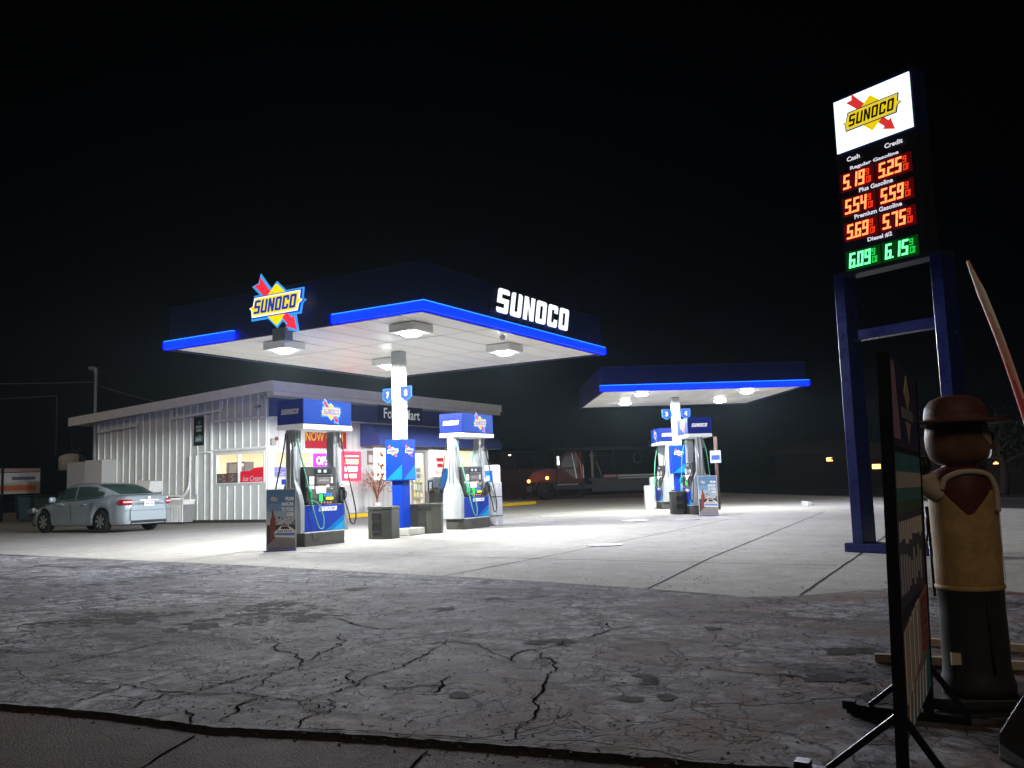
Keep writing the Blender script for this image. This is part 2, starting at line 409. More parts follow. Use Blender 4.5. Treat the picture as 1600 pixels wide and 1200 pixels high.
def sheet(name, pts, z, mt):
    mb = MB(); b = len(mb.v)
    for p in pts: mb.v.append((p[0], p[1], z))
    tri = geometry.tessellate_polygon([[Vector((p[0], p[1], 0)) for p in pts]])
    for t in tri:
        A, B, C_ = [Vector(pts[i]) for i in t]
        mb.face(list(t) if (B - A).to_2d().cross((C_ - A).to_2d()) > 0 else [t[0], t[2], t[1]])
    return struct(mb.build(name, mt))
sheet('ground', [(-600, -200), (600, -200), (600, 900), (-600, 900)], -.06, GM_ROAD)
rnd = random.Random(3)
def jag(pts, step, amp):
    out = []
    for i in range(len(pts) - 1):
        a = Vector(pts[i]); b = Vector(pts[i + 1]); k = max(1, int((b - a).length / step)); nrm = Vector((-(b - a).y, (b - a).x)).normalized()
        for j in range(k): out.append(tuple(a.lerp(b, j / k) + nrm * (rnd.uniform(-amp, amp) if j or i else 0)))
    out.append(tuple(pts[-1])); return out
LINE = [(-60, 14.7), (-17.8, 10.14), (-9.86, 9.28), (-5.2, 8.62), (-3.46, 8.27), (-2.49, 7.98), (-1.99, 8.2), (-1.45, 8.87), (-.8, 9.3), (-.27, 8.9), (2, 8.2), (12, 6.4)]
EDGE = [(-30, 0.0), (-12, 1.7), (-6.5, 2.55), (-4.81, 2.79), (-4.22, 2.9), (-3.41, 2.94), (-2.88, 3.09), (-1.99, 3.26), (-1.22, 3.38), (-.88, 3.45), (0, 3.6), (6, 4.6)]
edge_j = jag(EDGE, .045, .011)
sheet('forecourt', LINE + [(16, 20), (16, 60), (-20, 75), (-70, 60), (-70, 15)], 0, GM_COURT)
sheet('apron', edge_j + [(12, 6.4)] + list(reversed(LINE))[1:] + [(-60, 4)], 0, GM_APRON)
# broken edge of the slab above the street
mb = MB(); b = 0
for x, y in edge_j: mb.v.append((x, y, 0)); mb.v.append((x, y - .006, -.06))
for i in range(len(edge_j) - 1): mb.face([2 * i, 2 * i + 1, 2 * i + 3, 2 * i + 2])
struct(mb.build('apron_edge', mat('broken_edge', (.03, .027, .024), .95, var=.5, vs=20, bump=1, spec=.02)))
EL = [(x, y - .006 - .045 * max(0, mnoise.noise(Vector((x * 2.2, 0, 0)))) - .012 * abs(mnoise.noise(Vector((x * 17, 3, 0))))) for x, y in edge_j]
sheet('street_pavement', [(-30, -12), (8, -12), (8, 4.9)] + list(reversed(EL)) , -.02, GM_STREET)
CRACKM = mat('crack_dark', (.003, .0025, .0025), 1, spec=0)
def ribbons(name, lines, z, mt, wfun):
    mb = MB()
    for pts in lines:
        b = len(mb.v); k = len(pts)
        for i, p in enumerate(pts):
            p = Vector(p); t = (Vector(pts[min(i + 1, k - 1)]) - Vector(pts[max(i - 1, 0)])).normalized(); nn = Vector((-t.y, t.x)); ww = wfun(i, k)
            for s_ in (-1, 1): q = p + nn * s_ * ww * .5; mb.v.append((q.x, q.y, z))
        for i in range(k - 1): mb.face([b + 2 * i, b + 2 * i + 2, b + 2 * i + 3, b + 2 * i + 1])
    return struct(mb.build(name, mt))
joints = [jag([(-60, 14.71), (-17.8, 10.15), (-9.86, 9.29), (-5.2, 8.63), (-3.46, 8.28), (-2.49, 7.99)], .25, .008),
          jag([(-3.46, 8.28), (-3.95, 11.63), (-4.91, 20.73), (-5.48, 26)], .3, .006), jag([(-1.99, 8.2), (-2.35, 14.69), (-2.9, 24)], .3, .006),
          jag([(-6.25, 8.78), (-6.35, 12), (-6.6, 17), (-6.95, 22)], .3, .006), jag([(-12.0, 9.6), (-12.6, 12)], .3, .006),
          [(-14, 11.8), (-8, 11.2), (-2.2, 10.9)], [(-20, 19), (-11, 21.6), (-3, 22)], [(-26, 12), (-21, 22)]]
ribbons('expansion_joints', joints, .004, mat('joint_dark', (.02, .018, .016), .95, spec=.03), lambda i, k: .018 + .008 * rnd.random())
def rough_crack(pts, amp=.035):
    for _ in range(4):
        o = [pts[0]]
        for i in range(len(pts) - 1):
            a = Vector(pts[i]); b = Vector(pts[i + 1]); mm = (a + b) / 2; nn = Vector((-(b - a).y, (b - a).x)).normalized()
            o.append(tuple(mm + nn * rnd.uniform(-1, 1) * amp)); o.append(tuple(b))
        pts = o; amp *= .5
    return pts
cr = [
    [(-5.58, 3.2), (-5.06, 3.28), (-4.58, 3.36), (-4.14, 3.37), (-3.91, 3.41), (-3.69, 3.47), (-3.36, 3.46), (-3.17, 3.47)] ,
    [(-3.36, 3.46), (-3.34, 3.73), (-3.34, 3.89), (-3.49, 3.97), (-3.68, 4.2)] ,
    [(-3.34, 3.89), (-3.14, 3.86), (-2.98, 4.01), (-2.84, 4.15)] ,
    [(-3.8, 3.5), (-3.97, 3.86), (-4.01, 4.03), (-4.1, 4.24), (-4.32, 4.44), (-4.6, 4.51), (-4.91, 4.78), (-5.28, 4.79)] ,
    [(-4.1, 4.24), (-4.22, 4.53), (-4.26, 4.76), (-4.35, 4.94), (-4.63, 5.17)] ,
    [(-4.04, 3.43), (-4.08, 3.58), (-4.09, 3.85), (-3.98, 3.95)] ,
    [(-4.45, 2.92), (-4.53, 3.15), (-4.6, 3.33)] ,
    [(-4.09, 3.01), (-4.14, 3.23), (-4.17, 3.38)] ,
    [(-5.52, 3.41), (-5.57, 3.73), (-5.58, 4.08), (-5.6, 4.53), (-5.6, 4.82)] ,
    [(-3.01, 3.06), (-3.1, 3.33), (-3.17, 3.47), (-3.26, 3.58)] ,
    [(-3.46, 3.04), (-3.61, 3.31), (-3.67, 3.43)] ,
    [(-3.0, 3.07), (-2.59, 3.18), (-2.02, 3.31)] ,
    [(-3.34, 3.89), (-3.43, 4.21), (-3.46, 4.5), (-3.69, 5.23)] ,
    [(-2.02, 3.29), (-2.11, 3.64), (-2.28, 3.95), (-2.46, 4.42), (-2.57, 4.71), (-2.65, 4.83), (-2.8, 4.96), (-2.9, 5.08)] ,
    [(-2.9, 5.08), (-2.9, 5.45), (-2.8, 5.83), (-2.78, 6.07), (-2.5, 6.41)] ,
    [(-2.85, 4.73), (-2.98, 5.12), (-2.9, 5.08)] ,
    [(-2.8, 6.06), (-3.01, 6.3), (-3.35, 6.32)] ,
    [(-2.85, 4.73), (-3.41, 5.18), (-3.64, 5.17), (-3.79, 4.94)] ,
    [(-5.36, 5.39), (-5.24, 5.78), (-4.39, 5.41), (-4.3, 5.76)] ,
    [(-4.13, 4.81), (-4.04, 5.11), (-3.89, 5.44), (-3.65, 5.67)] ,
    [(-2.44, 6.4), (-2.08, 6.62), (-1.37, 6.48)] ,
    [(-1.85, 5.03), (-1.53, 4.94), (-1.19, 4.94)] ,
    [(-3.02, 4.28), (-2.91, 4.07), (-2.82, 3.87)] ,
    [(-3.55, 2.94), (-3.78, 3.1)] ,
]
ribbons('pavement_cracks', [rough_crack(c_, .05) for c_ in cr], .004, CRACKM, lambda i, k: .005 + .015 * rnd.random() ** 1.3 * (1 - abs(2 * i / k - 1) ** 3))
zc_ = 0
BL = [(-7.07, 5.17, 0.571, 0.453), (-7.35, 4.81, 0.377, 0.266), (-6.1, 5.89, 0.438, 0.534), (-5.54, 5.8, 0.353, 0.401), (-5.95, 5.19, 0.401, 0.302), (-6.39, 7.46, 0.162, 0.183), (-4.56, 7.21, 0.124, 0.093), (-4.63, 6.49, 0.145, 0.121), (-6.37, 6.24, 0.265, 0.197), (-6.85, 4.95, 0.182, 0.167), (-1.96, 4.63, 0.048, 0.11), (-1.71, 4.26, 0.031, 0.065), (-1.85, 4.16, 0.037, 0.039), (-2.14, 6.29, 0.035, 0.055), (-1.08, 5.74, 0.181, 0.244), (-1.07, 4.99, 0.193, 0.218), (-0.77, 4.66, 0.116, 0.131), (-2.94, 5.43, 0.195, 0.121), (-2.68, 3.9, 0.033, 0.056)]
mb = MB()
for bx_, by_, bw_, bd_ in BL:     # worn-through patches of dark base and oil
    for q in range(int(40 + 900 * bw_ * bd_)):
        gu = rnd.gauss(0, bw_ * .42); gv = rnd.gauss(0, bd_ * .42)
        if mnoise.noise(Vector((bx_ * 3 + gu * 5, by_ * 3 + gv * 5, 2))) < -.02: continue
        cx_ = bx_ + r0.x * gu - r0.y * gv; cy_ = by_ + r0.y * gu + r0.x * gv; b = len(mb.v); k = 7; sz = rnd.uniform(.008, .035) * (1 + bw_); a0 = rnd.random() * 6
        zc_ += 1; zz_ = .0015 + (zc_ % 2000) * 1.2e-6; mb.v.append((cx_, cy_, zz_))
        for i in range(k):
            a = a0 + 2 * PI * i / k; g = sz * rnd.uniform(.4, 1.3); mb.v.append((cx_ + math.cos(a) * g * 1.5, cy_ + math.sin(a) * g, zz_))
        for i in range(k): mb.face([b, b + 1 + i, b + 1 + (i + 1) % k])
struct(mb.build('pavement_patches', mat('worn_patch', (.05, .042, .038), .95, var=.6, vs=25, bump=.8, bs=60, spec=.03)))
ribbons('street_joints', [rough_crack([(-3.0, 1.9), (-3.2, 2.38), (-3.41, 2.85)], .01), rough_crack([(-2.05, 2.3), (-2.22, 2.87), (-2.3, 3.1)], .01), rough_crack([(-5.2, 1.2), (-5.0, 2.0), (-5.2, 2.65)], .02)], -.016, CRACKM, lambda i, k: .008 + .006 * rnd.random())
# pebbles and crumbs
mb = MB(); rr = random.Random(11)
def pebble(mb, x, y, z, s_, mi=0):
    b = len(mb.v); a0 = rr.random() * 6
    for k in range(5):
        a = a0 + k * 1.2566; q = s_ * rr.uniform(.7, 1.2); mb.v.append((x + q * math.cos(a), y + q * math.sin(a), z))
    mb.v.append((x + s_ * rr.uniform(-.3, .3), y + s_ * rr.uniform(-.3, .3), z + s_ * rr.uniform(.4, .9)))
    for k in range(5): mb.face([b + k, b + (k + 1) % 5, b + 5], mi)
for k in range(2600):
    t = rr.random() ** 1.6; y = 2.9 + 6.6 * t; x = -.2 - rr.random() * (1.2 + y * .85)
    if mnoise.noise(Vector((x * 1.3, y * 1.3, 4))) < -.05 and rr.random() < .8: continue
    pebble(mb, x, y, 0, rr.uniform(.003, .009) * (1 + .4 * t), 0 if rr.random() < .75 else 1)
for k in range(500):
    i = rr.randrange(len(edge_j)); x, y = edge_j[i]
    if -6 < x < 1: pebble(mb, x + rr.uniform(-.1, .1), y - .02 - rr.random() * .1, -.02, rr.uniform(.004, .012), 0)
tag(mb.build('pebbles', [mat('pebble_dark', (.05, .042, .036), .95, spec=.05), mat('pebble_pale', (.17, .155, .14), .95, spec=.05)]), 'loose pebbles and crumbs scattered over the worn concrete in front', 'gravel', kind='stuff')
# twigs
mb = MB()
for (x, y, a, L) in ((-1.55, 4.1, .4, .16), (-1.75, 5.4, 2.6, .12), (-2.2, 5.6, 2.9, .14), (-1.2, 3.9, 2.0, .1), (-1.9, 3.36, .2, .3), (-1.6, 3.4, -.1, .35), (-2.05, 3.4, 1.2, .2), (-1.4, 3.7, .3, .14), (-.95, 5.0, .2, .12), (-.9, 4.6, 2.7, .3), (-1.1, 4.55, 2.9, .25)):
    p = Vector((x, y, .006)); d = Vector((math.cos(a), math.sin(a), 0)); mb.tube([p, p + d * L * .5 + Vector((.01, .012, .006)), p + d * L], .0016, 5)
tag(mb.build('twigs', mat('dry_twig', (.2, .14, .09), .9)), 'dry twigs and straw lying on the cracked concrete', 'litter', kind='stuff')
# road far right: painted lines
ribbons('road_markings', [[(-30, 70), (-12, 48), (-4.2, 38), (8, 24)], [(-6, 33.5), (-3.2, 29.2), (0, 25.5), (6, 19)]], .006, mat('road_line_paint', (.3, .28, .24), .7, var=.3), lambda i, k: .1)
sheet('road', [(-40, 90), (-12, 47.5), (-4.5, 37), (-2.5, 28.5), (1, 24), (16, 9), (60, 9), (60, 90)], .002, GM_ROAD)

# ------------------------------------------------------------------ canopies
def make_canopy(name, label, loc, rz, x0, x1, y0, y1, z, ztop, band, col, nums, lamps, gap, box, power):
    t = thing(name, label, 'canopy', loc, rz, None)
    mb = MB(); mb.box(x0 + .03, x1 - .03, y0 + .03, y1 - .03, z, z + .05)
    # panel seams and ribs of the soffit decking
    nx = int((x1 - x0) / .62)
    so = mb.build('soffit', SOFFIT, t)
    mb = MB()
    for k in range(1, nx): mb.box(x0 + k * (x1 - x0) / nx - .006, x0 + k * (x1 - x0) / nx + .006, y0 + .05, y1 - .05, z - .007, z - .001)
    for q in (.33, .66): mb.box(x0 + .05, x1 - .05, y0 + (y1 - y0) * q - .012, y0 + (y1 - y0) * q + .012, z - .012, z - .008)
    mb.build('seam', mat('soffit_seam', (.62, .6, .56), .6), t)
    mb = MB(); e = .06
    mb.box(x0, x1, y0, y0 + e, z - .03, ztop); mb.box(x0, x1, y1 - e, y1, z - .03, ztop)
    mb.box(x0, x0 + e, y0 + e, y1 - e, z - .03, ztop); mb.box(x1 - e, x1, y0 + e, y1 - e, z - .03, ztop)
    mb.box(x0 + e, x1 - e, y0 + e, y1 - e, ztop - .25, ztop - .2)
    q = x0 + 1.22
    while q < x1 - .2: mb.box(q - .004, q + .004, y0 - .0035, y0 - .0005, z + band + .03, ztop - .01, 1); q += 1.22
    q = y0 + 1.22
    while q < y1 - .2: mb.box(x1 + .0005, x1 + .0035, q - .004, q + .004, z + band + .03, ztop - .01, 1); q += 1.22
    mb.box(x0 - .01, x1 + .01, y0 - .01, y0 - .0002, ztop - .03, ztop + .01, 1); mb.box(x1 + .0002, x1 + .01, y0, y1, ztop - .03, ztop + .01, 1)
    mb.build('fascia', [NAVY, mat('fascia_trim', (.004, .008, .03), .5)], t)
    mb = MB(); bz = z - .005
    def strip(a, b_, ax):
        if ax == 'y0': mb.box(a, b_, y0 - .07, y0 - .002, bz, bz + band); mb.box(a, b_, y0 - .073, y0 - .004, bz + band + .001, bz + band + .018, 1)
        if ax == 'y1': mb.box(a, b_, y1 + .002, y1 + .07, bz, bz + band)
        if ax == 'x1': mb.box(x1 + .002, x1 + .07, a, b_, bz, bz + band); mb.box(x1 + .004, x1 + .073, a, b_, bz + band + .001, bz + band + .018, 1)
        if ax == 'x0': mb.box(x0 - .07, x0 - .002, a, b_, bz, bz + band)
    if gap: strip(x0 - .07, gap[0], 'y0'); strip(gap[1], x1 + .07, 'y0')
    else: strip(x0 - .07, x1 + .07, 'y0')
    strip(y0 - .001, y1 + .07, 'x1'); 
    if gap: strip(x0, x1, 'y1'); strip(y0, y1, 'x0')
    mb.build('light_band', [LEDBLUE, LEDEDGE], t)
    cx, cy = col
    mb = MB(); h = .13
    mb.box(cx - h, cx + h, cy - h, cy + h, 2.08, z - .001); mb.build('column', mat('column_white', (.32, .33, .315), .35, var=.05, vs=3), t, bevel=.035, seg=3)
    mb = MB(); h = .145
    mb.box(cx - h, cx + h, cy - h, cy + h, .12, 2.07)
    mb.box(cx - h - .012, cx + h + .012, cy - h - .012, cy + h + .012, 2.05, 2.085)
    mb.build('column_sleeve', COLBLUE, t, bevel=.04, seg=3)
    mb = MB(); mb.box(cx - .28, cx + .42, cy - .3, cy + .3, 0, .16); mb.build('column_base', mat('island_concrete', (.32, .32, .28), .7, var=.2, vs=5, bump=.3), t, bevel=.02)
    mb = MB(); h = .235
    mb.box(cx - h, cx + h, cy - h, cy + h, 1.2, 2.1)
    f1 = FX(cx + h + .002, cy, 1.65); mb.prism([(-h + .02, -.43), (h - .01, -.43), (h - .01, -.1)], f1, 0, .004, 1)
    f0 = FY(cx, cy - h - .002, 1.65); mb.prism([(-h + .02, -.43), (h - .01, -.43), (h - .01, -.1)], f0, 0, .004, 1)
    cb = mb.build('column_cabinet', [COLBLUE, CYANB], t)
    mb = MB(); emblem(mb, sub(f1, 0, .2), .3, (0, 1, 2, 3, 4), .004); emblem(mb, sub(f0, -.02, .2), .3, (0, 1, 2, 3, 4), .004)
    mb.build('emblem', [YELLOW, RED, BLUE, CHROMEW, CYANB], cb)
    for s_, n_ in zip((-1, 1), nums):
        mb = MB(); fr = FY(cx + s_ * .3, cy - .06 * s_ - .06, 3.12)
        pen = [(-.15, .16), (.15, .16), (.15, -.08), (0, -.18), (-.15, -.08)]
        mb.prism(pen, fr, 0, .03, 0); mb.prism([(a * .9, b_ * .9 + .004) for a, b_ in pen], fr, .03, .034, 1)
        mb.text(n_, sub(fr, 0, .01), .085 if n_ not in '7' else .075, .14, 0, .037, 2, bold=.03)
        mb.box(*( (cx - .16, cx - .12) if s_ < 0 else (cx + .12, cx + .16)), cy - .08, cy - .05, 3.05, 3.2, 0)
        o = mb.build('number_sign', [mat('plate_cyan', (.003, .07, .2), .6, spec=.1), mat('plate_navy', (.001, .012, .09), .6, spec=.1), mat('plate_number', (.3, .3, .3), .6, spec=.1)], t); o['label'] = 'blue shield plate with number ' + n_
    for lx, ly in lamps:
        mb = MB(); hh = .2; d = .17 if box else .03
        if box: mb.box(lx - .3, lx + .3, ly - .3, ly + .3, z - d, z - .013)
        else: mb.box(lx - .22, lx + .22, ly - .22, ly + .22, z - d, z - .013)
        fx = mb.build('light_fixture', mat('fixture_white', (.7, .7, .66), .5), t, bevel=.015)
        mb = MB(); mb.lathe([(.02, z - d - .07), (.12, z - d - .06), (.19, z - d - .03), (.2, z - d - .002)], (lx, ly, 0), 20)
        mb.build('lens', LENS, fx)
        L = bpy.data.lights.new('canopy_lamp', 'SPOT'); L.energy = power; L.spot_size = R(179); L.spot_blend = .06; L.shadow_soft_size = .16
        L.color = (.96, .985, .98)
        # batwing spread of a canopy luminaire: weaker straight down than out to the sides
        L.use_nodes = True; ln = L.node_tree.nodes; ll = L.node_tree.links
        tcn = ln.new('ShaderNodeTexCoord'); sp_ = ln.new('ShaderNodeSeparateXYZ'); ll.new(tcn.outputs['Normal'], sp_.inputs[0])
        ab = ln.new('ShaderNodeMath'); ab.operation = 'ABSOLUTE'; ll.new(sp_.outputs[2], ab.inputs[0])
        mrn = ln.new('ShaderNodeMapRange'); mrn.inputs[1].default_value = .1; mrn.inputs[2].default_value = 1; mrn.inputs[3].default_value = 1.25; mrn.inputs[4].default_value = .5
        ll.new(ab.outputs[0], mrn.inputs[0]); ll.new(mrn.outputs[0], ln['Emission'].inputs['Strength'])
        lo = bpy.data.objects.new('canopy_lamp', L); COL.objects.link(lo); lo.parent = t; lo.location = (lx, ly, z - d - .12)
        if box: L.energy *= 2.0 if lx < 0 else .95
    return t
GRPC = None
c1 = make_canopy('fuel_canopy', 'large near canopy with navy fascia, glowing blue edge, lit emblem and white letters', (-12.4, 16.02, 0), 0,
                 -3.35, 3.3, -3.62, 3.63, 4.1, 4.98, .155, (-.03, -.05), '78', [(2.3, -2.65), (2.3, .74), (-.92, -2.7), (-.92, .74)], (-1.35, 1.26), True, LAMPS['canopy'])
c2 = make_canopy('fuel_canopy', 'smaller far canopy with blue glowing edge and plain navy fascia over pumps 3 and 4', (-10.24, 28.2, 0), R(33),
                 -3.05, 3.07, -3.0, 3.0, 3.68, 4.39, .15, (-.3, -.3), '34', [(-1.7, -2.0), (-1.7, 1.1), (1.6, -1.9), (1.6, 1.2)], None, False, LAMPS['far'])
# lit emblem and channel letters on the near canopy
mb = MB(); fr = FY(-12.42 + 12.4, 12.4 - 16.02 - .12, 4.6)
emblem(mb, sub(fr, 0, 0, .03), 1.3, (0, 1, 2, 3, 4), .02)
lg = mb.build('emblem', [LOGY, LOGR, LOGB, LOGW, LOGC], c1)
mb = MB()
def rimP(k): 
    emb = MB(); emblem(emb, fr, 1.3, (0, 0, 0, 0, 0), .001); return emb
mb.rect(-.2, .22, -.3, .25, sub(fr, 0, 0, 0), -.06, .03, 0); mb.rect(-.05, .28, -.72, -.48, sub(fr, 0, 0, 0), -.08, .12, 0)
mb.build('emblem_bracket', mat('bracket_grey', (.16, .2, .24), .5), c1)
mb = MB(); fr = FX(-9.1 + 12.4, 16.17 - 16.02, 4.63)
word(mb, fr, 3.02, .5, .03, .13, 0, 1, slant=.26, t=.235, gap=.1)
word(mb, sub(fr, .02, -.02), 3.1, .56, .01, .03, 1, 1, slant=.26, t=.3, gap=.07)
o = mb.build('channel_lettering', [LETW, mat('letter_return', (.03, .04, .1), .4)], c1)
# small security dome under the canopy edges
mb = MB(); mb.lathe([(.03, 4.09), (.06, 4.06), (.05, 4.0), (.01, 3.97)], (0, 0, 0), 12); mb2 = mb.build('security_dome', WHITE, c1); mb2.location = (3.0, -.3 - .2, 0)

# ------------------------------------------------------------------ fuel dispensers
def make_pump():
    t = thing('fuel_dispenser', 'x', 'fuel pump', (0, 0, 0), 0, 'fuel dispensers under the canopies')
    mb = MB(); mb.box(-.27, .27, -.56, .56, 0, .25); mb.build('base', mat('plinth_dark', (.06, .058, .05), .6, var=.2, vs=8), t, bevel=.012)
    mb = MB(); mb.box(-.245, .245, -.54, .54, .251, .77); mb.build('cabinet', WHITE, t, bevel=.01)
    for sgn in (1, -1):
        fr = FX(.247, 0, 0) if sgn > 0 else FXN(-.247, 0, 0)
        mb = MB(); mb.rect(-.55, .55, .27, .765, fr, 0, .02, 0)
        mb.prism([(.02, .275), (.545, .275), (.545, .56)], fr, .02, .023, 1); mb.prism([(.2, .275), (.545, .275), (.545, .46)], fr, .023, .026, 2)
        mb.rect(-.55, .55, .25, .268, fr, 0, .021, 3)
        word(mb, sub(fr, .08, .69), .5, .085, .02, .027, 3, slant=.3, t=.24)
        mb.build('door_panel', [BLUE, CYANB, mat('swoosh_bright', (.01, .25, .5), .4), CHROMEW], t)
    # end panels shaped like a sail, running up into the valance columns
    prof = [(-.27, .25), (.27, .25), (.275, .7), (.262, .85), (.225, .98), (.165, 1.1), (.12, 1.22), (.1, 1.4), (.095, 2.2)]
    out = prof + [(-x, z_) for x, z_ in reversed(prof[1:])]
    out = [p for i, p in enumerate(out) if i != len(out)]
    pts = prof[1:] + [(-x, z_) for x, z_ in reversed(prof[1:])]
    for sy in (-1, 1):
        mb = MB(); o_ = frame((0, sy * .55, 0), (1, 0, 0), (0, 0, 1)) if sy < 0 else frame((0, sy * .55, 0), (-1, 0, 0), (0, 0, 1))
        mb.prism(pts, o_, 0, .12, 0)
        mb.build('end_panel', mat('pump_white', (.25, .27, .275), .4, var=.05), t, bevel=.018, seg=3)
        mb = MB(); mb.box(-.09, .09, sy * .5 - .045, sy * .5 + .045, .78, 2.2); mb.build('column', mat('pump_column_grey', (.26, .27, .28), .35, metal=.4, var=.08), t)
        mb = MB()
        for xx in (-.05, 0.05): mb.tube([(xx, sy * .69, 1.1), (xx, sy * .69, 2.2)], .012, 8)
        mb.tube([(.11, sy * .62, 1.9), (.11, sy * .62, 2.2)], .02, 8)
        mb.build('hose_pipe', STEEL, t)
    # head with screens on both sides
    mb = MB(); mb.box(-.2, .2, -.46, .4, .78, 1.5)
    mb.prism([(.2, .78), (.255, .78), (.255, .9), (.2, 1.12)], frame((0, .38, 0), (1, 0, 0), (0, 0, 1)), 0, .82, 0)
    mb.prism([(-.2, .78), (-.255, .78), (-.255, .9), (-.2, 1.12)], frame((0, .38, 0), (1, 0, 0), (0, 0, 1)), 0, .82, 0)
    hd = mb.build('head', DGREY, t, bevel=.012)
    for sgn in (1, -1):
        fr = FX(.202, -.03, 0) if sgn > 0 else FXN(-.202, .03, 0)
        mb = MB(); mb.rect(-.16, .3, 1.36, 1.46, fr, 0, .012, 0); mb.rect(-.1, -.02, 1.385, 1.44, fr, .012, .016, 1); mb.rect(.06, .14, 1.385, 1.44, fr, .012, .016, 1)
        mb.rect(-.16, .3, 1.335, 1.345, fr, 0, .016, 2); mb.rect(-.13, .27, 1.17, 1.3, fr, 0, .01, 3)
        for k in range(4): mb.rect(-.06 + k * .07, -.02 + k * .07, 1.22, 1.25, fr, .01, .014, 4)
        mb.rect(-.1, .2, 1.135, 1.145, fr, .01, .014, 5)
        mb.build('display', [BLACK, mat('display_lcd', (.3, .35, .4), .3, em=(.4, .5, .7), es=.35), STEEL, mat('bezel_grey', (.11, .1, .1), .5), GREY, mat('card_strip', (.4, .25, .08), .5)], hd)
        mb = MB(); mb.rect(-.16, .1, .985, 1.12, fr, 0, .03, 0); mb.build('screen', SCREEN, hd)
        mb = MB(); mb.rect(-.33, -.2, 1.16, 1.31, fr, 0, .01, 0); mb.rect(-.33, -.2, .99, 1.14, fr, 0, .01, 1); mb.rect(.24, .32, 1.18, 1.3, fr, 0, .01, 0)
        mb.rect(.14, .22, 1.1, 1.15, fr, 0, .01, 0); mb.rect(.26, .33, 1.03, 1.08, fr, 0, .01, 0)
        mb.build('decal', [CHROMEW, mat('decal_grey', (.5, .5, .48), .5)], hd)
        f2 = frame((sgn * .258, sgn * -.03, 0), (0, sgn, 0), (0, 0, 1))
        mb = MB(); mb.rect(-.12, -.03, .83, .965, f2, -.03, .01, 0)
        for i in range(3):
            for j in range(2): mb.rect(.02 + i * .075, .075 + i * .075, .925 + j * .035, .95 + j * .035, f2, -.04, .01, 1)
            mb.rect(.07 + i * .07, .13 + i * .07, .86, .91, f2, -.01, .01, 2)
        for i in range(4): mb.lathe([(.016, 0), (.016, .012)], f2[0] + f2[1] * (-.06 + i * .085) + Vector((0, 0, .805)) - f2[3] * (0 if sgn > 0 else .0), 8, 3, axis='x')
        mb.build('keypad', [BTNG, BTNB, BTNY, mat('grade_dot', (.7, .35, .3), .5)], hd)
        # nozzles in their boots
        for yy, mt_, hm in ((-.46, GREEN, GREENH), (.5, BLACK, BLACK)):
            mb = MB(); x = sgn * .24; y = sgn * yy
            mb.prism([(-.05, .82), (.05, .82), (.06, 1.0), (.03, 1.1), (-.04, 1.1), (-.06, .95)], frame((x - sgn * .02, y, 0), (0, sgn, 0), (0, 0, 1)), 0, .05, 0)
            mb.build('nozzle_boot', DGREY, t, bevel=.01)
            mb = MB()
            mb.tube(smooth_path([(x + sgn * .02, y, 1.1), (x + sgn * .07, y, 1.06), (x + sgn * .085, y, .98), (x + sgn * .08, y, .86)]), .026, 8, 0)
            mb.tube(smooth_path([(x + sgn * .09, y, 1.02), (x + sgn * .14, y, .99), (x + sgn * .13, y, .9), (x + sgn * .085, y, .86)]), .009, 6, 0)
            mb.tube([(x + sgn * .02, y, 1.1), (x - sgn * .01, y, 1.13)], .014, 6, 1)
            mb.build('nozzle', [mt_, STEEL], t)
            mb = MB(); side = sgn * (1 if yy > 0 else -1)
            if yy > 0:
                pts = [(x * .5, side * .64, 2.15), (x * .7, side * .66, 1.8), (x * 1.0, side * .76, 1.2), (x * 1.25, side * .86, .62), (x * 1.3, side * .8, .38), (x * 1.35, side * .68, .4), (x * 1.45, side * .58, .62), (x + sgn * .08, y, .87)]
            else:
                pts = [(x * .5, side * .62, 2.15), (x * .9, side * .6, 1.75), (x * 1.15, side * .52, 1.3), (x * 1.5, side * .42, .7), (x * 1.6, side * .3, .36), (x * 1.6, side * .18, .34), (x * 1.55, side * .16, .55), (x * 1.5, side * .3, .8), (x + sgn * .08, y, .87)]
            mb.tube(smooth_path(pts), .0135, 8, 0)
            mb.build('hose', hm, t)
    # valance
    mb = MB(); mb.box(-.3, .36, -.68, .68, 2.31, 2.78, 1); fr = FX(.361, 0, 0); mb.rect(-.67, .67, 2.32, 2.775, fr, 0, .012, 0)
    mb.rect(-.69, .69, 2.21, 2.3, fr, -.03, .02, 2); mb.box(-.31, .33, -.69, .69, 2.21, 2.305, 2)
    fb = FXN(-.301, 0, 0); mb.rect(-.67, .67, 2.32, 2.775, fb, 0, .012, 0)
    vl = mb.build('valance', [BLUEGLOW, BLUEEND, mat('valance_white_edge', (.36, .38, .37), .5, em=(.9, .95, 1), es=.2)], t)
    mb = MB(); emblem(mb, sub(fr, .08, 2.56, .012), .52, (0, 1, 2, 3, 4), .003); emblem(mb, sub(fb, .08, 2.56, .012), .52, (0, 1, 2, 3, 4), .003)
    mb.build('emblem', [mat('valance_logo_yellow', (.12, .08, .001), .6, spec=.03, em=(1, .7, 0), es=.7), mat('valance_logo_red', (.1, .004, .006), .6, spec=.03, em=(1, .03, .06), es=.45), BLUE, mat('valance_white_line', (.12, .09, .02), .6, spec=.03, em=(1, .8, .3), es=.6), mat('valance_halo', (.01, .12, .4), .4, em=(0, .25, .9), es=.5)], vl)
    mb = MB()
    for sy in (-1, 1):
        fe = frame((.03, sy * .681, 2.55), (-sy, 0, 0), (0, 0, 1)); word(mb, fe, .44, .1, 0, .008, 0, slant=.3, t=.24)
    mb.build('lettering', CHROMEW, vl)
    return t
p1 = make_pump(); p1.location = (-12.35, 13.14, 0); p1['label'] = 'nearest fuel pump, beside the racing poster and left of the blue column 7 8'
